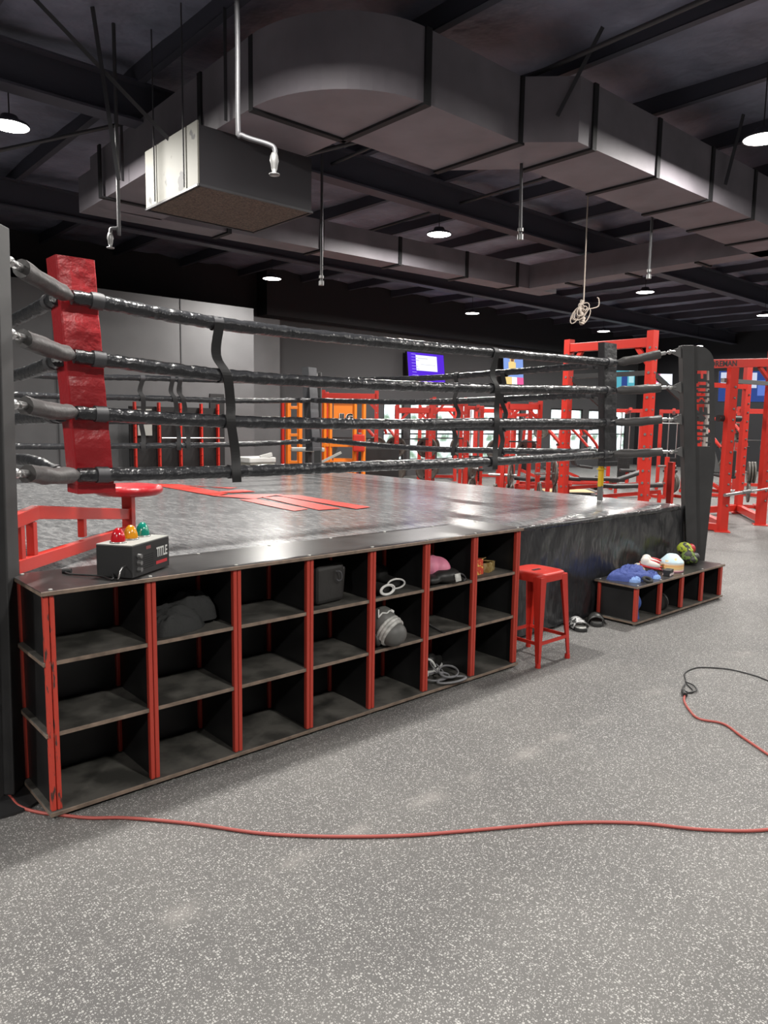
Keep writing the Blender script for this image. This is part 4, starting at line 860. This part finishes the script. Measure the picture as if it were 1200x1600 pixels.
def lever_machine(label, h=1.5, arms=2, rz=0):
    """plate loaded press: A-frame, seat and back pad, curved lever arms with pegs"""
    root = thing('lever_machine', label, 'weight machine'); t = .07
    for sx in (-1, 1): MB().bar((sx*.45, -.75, .05), (sx*.45, .65, .05), t).build('base_rail', M['red'], root, bevel=.004)
    MB().bar((-.45, .6, .05), (.45, .6, .05), t).build('cross_rail', M['red'], root)
    MB().bar((0, .6, .05), (0, .45, h), t, .1).build('mast', M['red'], root, bevel=.004)
    MB().bar((0, -.35, .06), (0, .55, .42), t).build('spine', M['red'], root)
    MB().cbox((0, -.22, .46), (.32, .38, .07), rx=.12).build('seat_pad', M['padblk'], root, bevel=.02)
    MB().bar((0, .05, .50), (0, .32, 1.12), .3, .07, up=(0, 1, 0)).build('back_pad', M['padblk'], root, bevel=.02)
    for k in range(arms):
        sx = -1 if k % 2 == 0 else 1
        m = MB(); m.tube(spline([(sx*.12, .50, h-.02), (sx*.36, .34, h+.02), (sx*.48, .02, h-.14), (sx*.45, -.32, h-.48), (sx*.38, -.42, h-.62)], 8), .036, 8); m.build('lever_arm', M['red'], root)
        MB().cyl((sx*.50, .05, h-.30), (sx*.74, .05, h-.30), .025, n=10).build('plate_peg', M['steel'], root)
        MB().bar((sx*.46, .10, h-.10), (sx*.52, .05, h-.32), .05).build('peg_arm', M['red'], root)
        MB().cyl((sx*.38, -.52, h-.62), (sx*.38, -.32, h-.62), .018, n=8).build('hand_grip', M['rubber'], root)
    return root
def bench(label, L=1.2, tilt=0.0):
    root = thing('weight_bench', label, 'bench')
    MB().bar((-L/2+.05, 0, .22), (L/2-.1, 0, .34), .07).build('frame_beam', M['red'], root, bevel=.004)
    for x, w_ in ((-L/2+.1, .5), (L/2-.12, .5)):
        MB().bar((x, -w_/2, .03), (x, w_/2, .03), .06).build('foot_bar', M['red'], root); MB().bar((x, 0, .04), (x, 0, .32), .06).build('leg', M['red'], root)
    MB().cbox((.12, 0, .44+.12*math.sin(tilt)), (L*.68, .28, .07), ry=-tilt).build('back_pad', M['padblk'], root, bevel=.02)
    MB().cbox((-L*.34, 0, .43), (L*.27, .28, .07), ry=.06).build('seat_pad', M['padblk'], root, bevel=.02)
    MB().cyl((-L/2-.02, -.2, .22), (-L/2-.02, .2, .22), .05, n=12).build('foot_roller', M['padblk'], root)
    return root
def cable_machine(label, h=2.1, w=.8, stack=True):
    root = thing('cable_machine', label, 'weight machine'); t = .07
    for sx in (-1, 1): MB().bar((sx*w/2, .2, .0), (sx*w/2, .2, h), t, .09).build('upright', M['red'], root, bevel=.004); MB().bar((sx*w/2, -.55, .04), (sx*w/2, .4, .04), t).build('base_rail', M['red'], root)
    MB().bar((-w/2-.04, .2, h-.05), (w/2+.04, .2, h-.05), .09, .09).build('crossbeam', M['red'], root, bevel=.004)
    MB().bar((0, .2, h-.1), (0, -.5, h-.02), t).build('pulley_arm', M['red'], root)
    m = MB()
    for k in range(14): m.box(-.14, .14, .13, .27, .15+k*.045, .19+k*.045)
    m.build('weight_stack', M['blk'], root)
    for sx in (-.1, .1): MB().cyl((sx, .2, .1), (sx, .2, h-.1), .012, n=8).build('guide_rod', M['steel'], root)
    MB().cyl((-.4, -.5, h-.35), (.4, -.5, h-.35), .014, n=8).build('pull_bar', M['steel'], root)
    MB().cyl((0, -.5, h-.35), (0, -.5, h-.05), .005, n=6).build('cable', M['black'], root)
    MB().cbox((0, -.45, .48), (.34, .36, .07)).build('seat_pad', M['padblk'], root, bevel=.02); MB().bar((0, -.45, .04), (0, -.45, .45), t).build('seat_post', M['red'], root)
    return root
def plate_tree(label, h=1.05):
    root = thing('plate_tree', label, 'plate rack')
    MB().bar((0, 0, .02), (0, 0, h), .07).build('mast', M['red'], root)
    for y in (-.28, .28): MB().bar((-.3, y, .03), (.3, y, .03), .06).build('foot_bar', M['red'], root)
    MB().bar((0, -.28, .03), (0, .28, .03), .06).build('base_bar', M['red'], root)
    for z in (.32, .70):
        for sy in (-1, 1): MB().cyl((0, sy*.03, z), (0, sy*.24, z), .024, n=10).build('plate_peg', M['steel'], root)
    return root
PG = 'cast weight plates on the racks'
# 1. tall red rig just behind the ring
rig = thing('power_rack', 'tall red power rack directly behind the right side of the ring', 'power rack'); A, B = V((8.2, 2.1, 0)), V((8.4, 3.51, 0)); H = 2.80; bkA, bkB = V((1.30, .71, 0)), V((1.20, .84, 0))
for p in (A, B, A+bkA, B+bkB):
    front = p in (A, B); hh = H if front else 2.40; m = MB().bar(p+V((0, 0, .01)), p+V((0, 0, hh)), .105, .105, up=(.14, 1, 0))
    if front:
        for k in range(14):
            q = p+V((-.053, 0, .5+k*.16)); m.cyl(q+V((-.006, .0, 0)), q+V((.004, 0, 0)), .018, n=8, mi=1); q = p+V((0, -.053, .5+k*.16)); m.cyl(q+V((0, -.006, 0)), q+V((0, .004, 0)), .014, n=8, mi=1)
    m.build('upright', [M['red'], M['galv']], rig)
    MB().cbox(p+V((0, 0, .006)), (.2, .2, .012), .14).build('foot_plate', M['red'], rig)
MB().bar(A+V((0, 0, H-.15)), B+V((0, 0, H-.12)), .09, .12).build('crossbeam', M['red'], rig, bevel=.005)
u = (B-A).normalized()
MB().bar(A+u*.05+V((0, 0, H-.42)), A+u*.24+V((0, 0, H-.18)), .05, .06).build('gusset', M['red'], rig); MB().bar(B-u*.05+V((0, 0, H-.42)), B-u*.24+V((0, 0, H-.18)), .05, .06).build('gusset', M['red'], rig)
for p, back in ((A, bkA), (B, bkB)): MB().bar(p+V((0, 0, .07)), p+back+V((0, 0, .07)), .09).build('base_rail', M['red'], rig); MB().bar(p+V((0, 0, 2.3)), p+back+V((0, 0, 2.34)), .07).build('top_rail', M['black'], rig); MB().bar(p+V((0, 0, 2.28)), p+V((.62, -.45, 1.66)), .06).build('brace', M['black'], rig)
MB().bar(A+bkA+V((0, 0, 2.36)), B+bkB+V((0, 0, 2.36)), .07).build('rear_beam', M['black'], rig)
sr = thing('short_post', 'short red post beside the black ring post, behind the canvas', 'post'); MB().bar((6.62, .93, .01), (6.62, .93, 1.19), .055).build('tube', M['red'], sr); MB().cbox((6.62, .93, .006), (.14, .14, .012)).build('foot_plate', M['red'], sr); sr.location = (0, 0, 0)
# 2. right rig with the lettered beam
rr2 = thing('power_rack', 'red power rack with lettered top beam at the right edge', 'power rack'); A, B, C_, D = V((10.3, 1.95, 0)), V((11.6, 1.90, 0)), V((13.0, 2.85, 0)), V((11.78, 3.12, 0))
for p, h in ((A, 2.44), (B, 2.78), (C_, 2.70), (D, 2.74)):
    m = MB().bar(p+V((0, 0, .01)), p+V((0, 0, h)), .13 if p in (A, B) else .11, .10, up=(.5, .87, 0))
    for k in range(12): q = p+V((-.012, -.068, .4+k*.16)); m.cyl(q, q+V((.0, .02, 0)), .016, n=8, mi=1)
    m.build('upright', [M['red'], M['galv']], rr2); MB().cbox(p+V((0, 0, .006)), (.26, .22, .012), .5).build('foot_plate', M['red'], rr2)
for a, b in ((A, D), (B, C_), (D, C_)): MB().bar(a+V((0, 0, .10)), b+V((0, 0, .10)), .09, .11).build('base_rail', M['red'], rr2)
MB().bar(A+V((0, 0, .06)), A+(A-D)*.0+V((0, .9, .06)), .09, .10).build('foot_rail', M['red'], rr2)
E0 = V((9.95, 2.35, 2.49)); E1 = B+V((0, 0, 2.60)); MB().bar(E0, E1, .08, .13).build('lettered_beam', M['red'], rr2, bevel=.004)
d = (E1-E0).normalized(); nn = V((d.y, -d.x, 0)).normalized()
xf(text_mb('FOREMAN', .115, .0006, .003, 1.25), frame_mx(E0+d*.18+nn*.0415+V((0, 0, -.04)), d, nn.cross(d)*-1 if nn.cross(d).z < 0 else nn.cross(d))).build('lettering', M['blk'], rr2)
MB().bar(B+V((-.30, .08, 2.52)), B+V((0, 0, 2.28)), .05).build('gusset', M['red'], rr2)
MB().bar(A+V((.02, 0, 1.62)), A+V((1.75, .75, 2.32)), .08).build('black_brace', M['black'], rr2); MB().bar(A+V((-.1, .10, 2.26)), B+V((.3, -.1, 2.26)), .06).build('black_beam', M['galv'], rr2); MB().cyl(A+V((-.12, .12, 1.70)), A+V((.3, -.02, 1.70)), .05, n=10).build('black_tube', M['black'], rr2)
MB().bar(D+V((.09, -.09, .15)), D+V((.09, -.09, 2.70)), .07).build('guide_column', M['lgrey'], rr2)
MB().bar(D+V((0, 0, 2.3)), C_+V((0, 0, 2.3)), .08).build('rear_beam', M['red'], rr2)
MB().cbox(A+V((.30, .10, 1.02)), (.10, .2, .40), .3).build('black_pad', M['padblk'], rr2, bevel=.015)
bb = thing('barbell', 'bright steel barbell resting low across the right power rack', 'barbell', (11.0, 1.75, .6)); MB().cyl((10.15, 1.86, .57), (13.0, 1.66, .66), .016, n=10).build('bar', M['steel'], bb)
MB().cyl((10.12, 1.862, .57), (10.62, 1.828, .585), .027, n=12).build('sleeve', M['steel'], bb); MB().cyl((10.62, 1.826, .586), (10.86, 1.81, .593), .034, n=12).build('collar', M['galv'], bb)
# 3. orange lift behind the far corner
lf = thing('scissor_lift', 'orange mast lift with lettered panel, parked behind the far corner pad', 'lift'); la, lb = V((6.46, 8.1, 0)), V((7.57, 7.13, 0)); ux = (lb-la).normalized(); uy = V((-ux.y, ux.x, 0)); W_ = (lb-la).length
def lp(a, b, z): return la+ux*a+uy*b+V((0, 0, z))
def lbar(nm, a, b, w_, m=M['orange']): MB().bar(lp(*a), lp(*b), w_).build(nm, m, lf, bevel=.004)
MB().prism([lp(-.05, -.3, .12), lp(W_+.05, -.3, .12), lp(W_+.05, .5, .12), lp(-.05, .5, .12)], (0, 0, .3)).build('chassis', M['orange'], lf, bevel=.02)
for a in (.1, W_-.1):
    for b in (-.33, .5): MB().cyl(lp(a, b, .15), lp(a, b+.09, .15), .15, n=18).build('wheel', M['rubber'], lf)
for a in (.12, .32): lbar('mast_rail', (a, 0, .4), (a, 0, 1.95), .07)
for k in range(6): lbar('mast_rung', (.12, 0, .6+k*.24), (.32, 0, .6+k*.24), .05)
lbar('red_mast', (.02, .02, .4), (.02, .02, 1.92), .05, M['red'])
for a in (.76, .86, W_-.18, W_-.02): lbar('frame_post', (a, 0, .4), (a, 0, 1.93), .055)
for z in (1.15, .85, 1.92): lbar('frame_bar', (.72, 0, z), (W_, 0, z), .055)
MB().prism([lp(.92, .01, 1.52), lp(W_-.2, .01, 1.52), lp(W_-.2, .01, 1.92), lp(.92, .01, 1.92)], uy*.03).build('panel', M['orange'], lf)
xf(text_mb('JLG', .15, .001, .006, 1.05), frame_mx(lp(1.03, -.022, 1.60), ux, (0, 0, 1))).build('lettering', M['blk'], lf)
xf(text_mb('JLG', .15, .0008, .014, 1.05), frame_mx(lp(1.025, -.012, 1.595), ux, (0, 0, 1))).build('letter_outline', M['white'], lf)
MB().prism([lp(.92, .0, .55), lp(W_-.2, .0, .55), lp(W_-.2, .0, .92), lp(.92, .0, .92)], uy*.03).build('lower_panel', M['orange'], lf)
MB().cbox(lp(W_-.1, -.1, 1.2), (.2, .2, .3), .8).build('control_box', M['red'], lf, bevel=.02)
# 4. racks and machines of the hall
r = place(power_rack('red rack behind the orange lift, its beam above the lift', 1.05, 1.0, 2.18), 8.65, 8.86, -.72)
for p in ((-.525, .62, 1.05), (.525, .62, .55), (.525, .62, 1.05)): plate(r, p, .225, 'grey weight plate on the rack behind the orange lift', PG)
r = place(power_rack('low red rack right of the orange lift, with plates on its pegs', .66, .85, 1.92), 9.6, 8.02, -.72)
for p in ((-.33, .60, 1.05), (-.33, .60, .55), (.33, .60, 1.05), (.33, .60, .55)): plate(r, p, .225, 'grey weight plate on the low rack right of the orange lift', PG)
r = place(power_rack('red rack in the middle of the hall below the purple screen', .68, .85, 2.12), 11.0, 8.37, -.72)
for p in ((-.34, .60, 1.05), (.34, .60, 1.05), (-.34, .60, .55)): plate(r, p, .225, 'grey weight plate on the rack below the purple screen', PG)
r = place(cable_machine('narrow red cable machine right of the middle rack', 2.0, .34), 12.84, 9.18, -.75)
r = place(power_rack('red rack with corner gussets left of the tall rack', .60, .85, 2.0), 10.41, 5.95, -.72)
for p in ((-.30, .60, 1.05), (.30, .60, 1.05)): plate(r, p, .225, 'grey weight plate on the rack with corner gussets', PG)
r = place(lever_machine('red lever press with black pads behind the flat benches', 1.7), 14.5, 8.37, .6)
for p in ((-.62, .05, 1.40), (.62, .05, 1.40)): plate(r, p, .175, 'small grey weight plate on the lever press behind the flat benches', PG, PI/2)
r = place(lever_machine('red lever press left of the middle rack', 1.6), 10.7, 10.4, .3)
r = place(lever_machine('red lever row machine left of the black corner pad', 1.6), 16.2, 8.5, .9)
r = place(cable_machine('red cable machine right of the black corner pad', 2.0, .75), 16.0, 6.95, -.9)
r = place(cable_machine('red cable machine with black weight stack left of the black ring post', 2.0, .6), 17.0, 6.25, -1.1)
r = place(lever_machine('red machine with curved arms right of the black ring post', 1.75), 16.3, 4.75, -.35)
for p in ((-.62, .05, 1.45), (.62, .05, 1.45)): plate(r, p, .225, 'grey weight plate on the machine with curved arms', PG, PI/2)
r = place(power_rack('far red rack seen between the uprights at the right edge', 1.0, 1.0, 2.1), 19.0, 5.05, -1.0)
for p in ((-.5, .62, 1.05), (.5, .62, 1.05), (-.5, .62, .55)): plate(r, p, .225, 'grey weight plate on the far rack at the right edge', PG)
r = place(plate_tree('red plate tree between the uprights at the right edge'), 14.0, 3.22, .5)
for p in ((0, -.10, .70), (0, -.15, .70), (0, -.20, .70), (0, -.12, .32)): plate(r, p, .21, 'grey weight plate on the plate tree at the right edge', PG)
r = place(plate_tree('red plate tree farther left of the tall rack, beside the leaning boards', .95), 9.05, 5.2, .5)
for p in ((0, -.10, .32), (0, -.16, .32), (0, -.14, .70), (0, .12, .32)): plate(r, p, .225, 'grey weight plate on the tree beside the leaning boards', PG)
r = place(plate_tree('red plate tree right beside the left upright of the tall rack', .95), 10.05, 4.98, .8)
for p in ((0, -.12, .70), (0, -.14, .32), (0, .14, .32)): plate(r, p, .225, 'grey weight plate on the tree beside the left upright of the tall rack', PG)
r = place(plate_tree('low red plate tree beside the black ring post', .9), 14.66, 5.14, 1.2)
for p in ((0, -.12, .32), (0, -.17, .32)): plate(r, p, .225, 'grey weight plate on the low tree beside the black ring post', PG)
r = place(plate_tree('red plate tree behind the leaning red boards', .95), 9.85, 6.75, .4)
for p in ((0, -.12, .70), (0, -.12, .32)): plate(r, p, .225, 'grey weight plate on the tree behind the leaning boards', PG)
place(bench('black flat bench on a red frame left of the tall rack', 1.25, .12), 11.9, 6.45, -.85)
place(bench('black flat bench on a red frame between the tall rack uprights', 1.2, .0), 12.85, 5.85, -.9)
place(bench('black inclined bench right of the black corner pad', 1.25, .35), 13.75, 5.65, -.75)
place(bench('black flat bench in front of the cable machines', 1.3, .05), 11.9, 4.4, -.8)
place(power_rack('far red rack in front of the windows', 1.0, .9, 2.05, pegs=False), 13.9, 11.5, -.8)
place(power_rack('second far red rack in front of the windows', 1.0, .9, 2.05, pegs=False), 15.5, 10.86, -.8)
place(cable_machine('far red cable machine in front of the windows', 1.9, .7), 17.0, 10.8, -.8)
# inclined red step boards leaning together on the floor
for k in range(4):
    lab = ['red board with black edge leaning in a row, leftmost', 'second red board leaning in the row', 'third red board leaning in the row', 'rightmost red board leaning in the row'][k]
    o = thing('leaning_board', lab, 'board', (8.42+.12*k, 6.08-.13*k, 0), 'red boards leaning below the rack'); c = V(o.location)
    MB().bar(c+V((-.09, .10, .02)), c+V((.09, -.10, .50)), .42, .05).build('board', M['red'], o, bevel=.004); MB().bar(c+V((-.115, .075, .02)), c+V((.065, -.125, .50)), .425, .022).build('edge_strip', M['blk'], o)
for k, (x, y, lab) in enumerate(((12.2, 7.6, 'plywood lifting platform in front of the middle rack'), (13.6, 7.0, 'plywood lifting platform behind the black benches'))):
    o = thing('lifting_platform', lab, 'platform', (x, y, 0)); MB().cbox((x, y, .03), (1.0, 1.3, .05), .85).build('rubber_mat', M['rubber'], o); MB().cbox((x, y, .058), (.8, 1.1, .006), .85).build('plywood', mat('plywood', (.55, .36, .17), .45, var=.15, vscale=3), o)
# grey bin, small treadmill and dark mat beyond the far corner
bn = thing('waste_bin', 'grey waste bin with pale lid in front of the grey partition', 'bin', (5.82, 7.95, 0))
MB().add([(5.82+sx*a, 7.95+sy*a, z) for z, a in ((0, .19), (.86, .25)) for sx, sy in ((-1, -1), (1, -1), (1, 1), (-1, 1))], [(3, 2, 1, 0), (4, 5, 6, 7), (0, 1, 5, 4), (1, 2, 6, 5), (2, 3, 7, 6), (3, 0, 4, 7)]).build('body', mat('bin grey', (.22, .21, .18), .6), bn, bevel=.02)
MB().box(5.56, 6.08, 7.69, 8.21, .86, .95).build('lid', M['white'], bn, bevel=.02); MB().bar((5.8, 7.75, .95), (6.0, 7.71, 1.0), .06).build('liner', M['white'], bn)
tm = thing('exercise_bike', 'grey exercise bike beside the orange lift', 'exercise bike', (6.42, 7.28, 0)); MB().bar((6.1, 7.4, .05), (6.8, 7.1, .05), .1).build('base', M['black'], tm); MB().bar((6.45, 7.27, .05), (6.45, 7.27, 1.05), .08).build('post', M['black'], tm); MB().cbox((6.44, 7.27, 1.09), (.55, .2, .07), -.75).build('console', M['lgrey'], tm, bevel=.02); MB().bar((6.55, 7.15, .85), (6.9, 6.95, 1.05), .04).build('handlebar', M['lgrey'], tm); MB().cyl((6.3, 7.3, .35), (6.35, 7.38, .35), .25, n=20).build('flywheel', M['black'], tm)
mt = thing('folded_mat', 'dark folded mat standing right of the orange lift', 'mat', (8.3, 7.6, 0)); MB().bar((8.05, 7.86, .55), (8.62, 7.36, .55), .08, 1.08).build('panel', M['blk'], mt, bevel=.03); MB().bar((8.11, 7.95, .52), (8.68, 7.45, .52), .08, 1.04).build('rear_panel', M['blk'], mt, bevel=.03)
# storage rack on the partition
sk = thing('wall_rack', 'wall storage rack with thin red uprights on the grey partition', 'storage rack', (5.9, 10.7, 0))
for x in (4.88, 5.36, 5.80, 6.25, 6.62): 
    m = MB().box(x-.018, x+.018, 10.62, 10.70, 0, 1.88)
    for k in range(8): m.cyl((x-.03, 10.63, .5+k*.18), (x-.03, 10.55, .5+k*.18), .010, n=6)
    m.build('upright', M['red'], sk)
MB().box(4.8, 6.70, 10.72, 10.76, .0, 1.80).build('back_panel', M['blk'], sk)
for z in (.62, 1.2): MB().cyl((5.36, 10.56, z), (6.7, 10.56, z), .014, n=8).build('steel_bar', M['steel'], sk)
MB().box(4.92, 5.2, 10.62, 10.7, 1.25, 1.75).build('grey_card', M['lgrey'], sk)
rp_ = thing('red_pole', 'single red steel pole in front of the partition, left of the red pad', 'pole', (2.42, 10.3, 0)); MB().box(2.37, 2.47, 10.27, 10.37, 0, 1.9).build('tube', M['red'], rp_); MB().cbox((2.42, 10.32, .006), (.2, .2, .012)).build('foot_plate', M['red'], rp_)

# ---------------------------------------------------------------- screens and posters
def screen(name, label, c, w, h, ex, tiltf, parts, depth=.06):
    """parts: (name, x0, x1, y0, y1, material) on the 0..1 face"""
    ex = V(ex).normalized(); nrm = V((ex.y, -ex.x, 0)); up = (V((0, 0, 1))*math.cos(tiltf) - nrm*math.sin(tiltf)*-1*-1).normalized()
    n2 = ex.cross(up).normalized(); o = thing(name, label, 'screen' if name == 'wall_screen' else 'poster', c); c = V(c)
    def q(x, y, z): return c+ex*(x-.5)*w+up*(y-.5)*h+n2*z
    MB().prism([q(-.01, -.015, -depth), q(1.01, -.015, -depth), q(1.01, 1.015, -depth), q(-.01, 1.015, -depth)], n2*depth).build('frame', M['blk'], o)
    MB().cyl(q(.5, .5, -depth), q(.5, .5, -depth)-nrm*.35, .03, n=8).build('wall_bracket', M['blk'], o)
    for i, (nm, x0, x1, y0, y1, m) in enumerate(parts): MB().add([q(x0, y0, .001+.0007*i), q(x1, y0, .001+.0007*i), q(x1, y1, .001+.0007*i), q(x0, y1, .001+.0007*i)], [(0, 1, 2, 3)]).build(nm, m, o)
    return o
pu = emit('violet screen', (.075, .02, .52), 1.1); wh = emit('white screen window', (.86, .88, 1), 1.0); dv = emit('screen text violet', (.30, .22, .80), 1.0); gy = emit('screen grey text', (.55, .55, .6), .9)
P_ = [('display', 0, 1, 0, 1, pu), ('white_window', .22, .80, .40, .92, wh), ('title_line', .27, .55, .80, .83, gy), ('text_line', .35, .75, .60, .62, gy)]
P_ += [('menu_line', .10, .10+.12*(1+(k*7 % 3)*.35), .93-.10*k, .95-.10*k, dv) for k in range(9)]
screen('wall_screen', 'purple computer screen with white window on the back wall', (14.65, 12.75, 3.17), 1.50, .86, (1, 0, 0), .12, P_)
# picture of a figure in a yellow top: plain colours only
sky = emit('pale blue picture', (.22, .34, .72), .9); yl_ = emit('yellow picture patch', (.85, .62, .25), .9); bwn = emit('brown picture patch', (.22, .10, .06), .9); pkp = emit('pink picture patch', (.75, .12, .32), .9)
screen('wall_screen', 'lit picture screen showing a person in a yellow jacket', (18.7, 12.75, 3.28), 1.02, 1.15, (1, 0, 0), .08, [('display', 0, 1, 0, 1, sky), ('jacket', .25, .62, .45, .78, yl_), ('jacket', .32, .55, .45, .88, yl_), ('head', .37, .52, .80, .97, bwn), ('yellow_panel', .05, .40, 0, .36, yl_), ('white_panel', .40, .66, 0, .36, wh), ('pink_panel', .66, 1, 0, .36, pkp)])
tl = emit('teal picture', (.10, .42, .52), .8); tl2 = emit('pale teal picture', (.45, .75, .8), .8); db = emit('dark blue picture', (.03, .06, .22), .9)
screen('wall_screen', 'teal lit picture screen behind the tall red rack', (21.0, 10.2, 3.08), .95, .55, (.75, -.66, 0), .08, [('display', 0, 1, 0, 1, tl), ('patch', .1, .3, .2, .9, tl2), ('patch', .55, .75, .1, .8, db), ('patch', .8, .97, .3, 1, tl2)])
screen('wall_screen', 'white and green lit screen right of the black corner pad', (20.6, 8.6, 2.98), .75, .38, (.75, -.66, 0), .1, [('display', 0, 1, 0, 1, wh), ('red_patch', .3, .5, .3, 1, pkp), ('green_patch', .55, .8, .0, .4, emit('green picture', (.1, .5, .3), .8))])
for lab, c in (('blue and white lit poster right of the lettered ring post', (22.6, 7.4, 2.85)), ('blue and white lit poster between the right rack uprights', (23.2, 6.75, 2.85))):
    screen('wall_poster', lab, c, .55, .95, (.6, -.8, 0), .1, [('print', 0, 1, 0, 1, db), ('white_patch', .1, .45, .45, .95, emit('poster white', (.6, .65, .8), .8)), ('blue_patch', .5, .9, .2, .7, emit('poster blue', (.12, .2, .6), .8))])
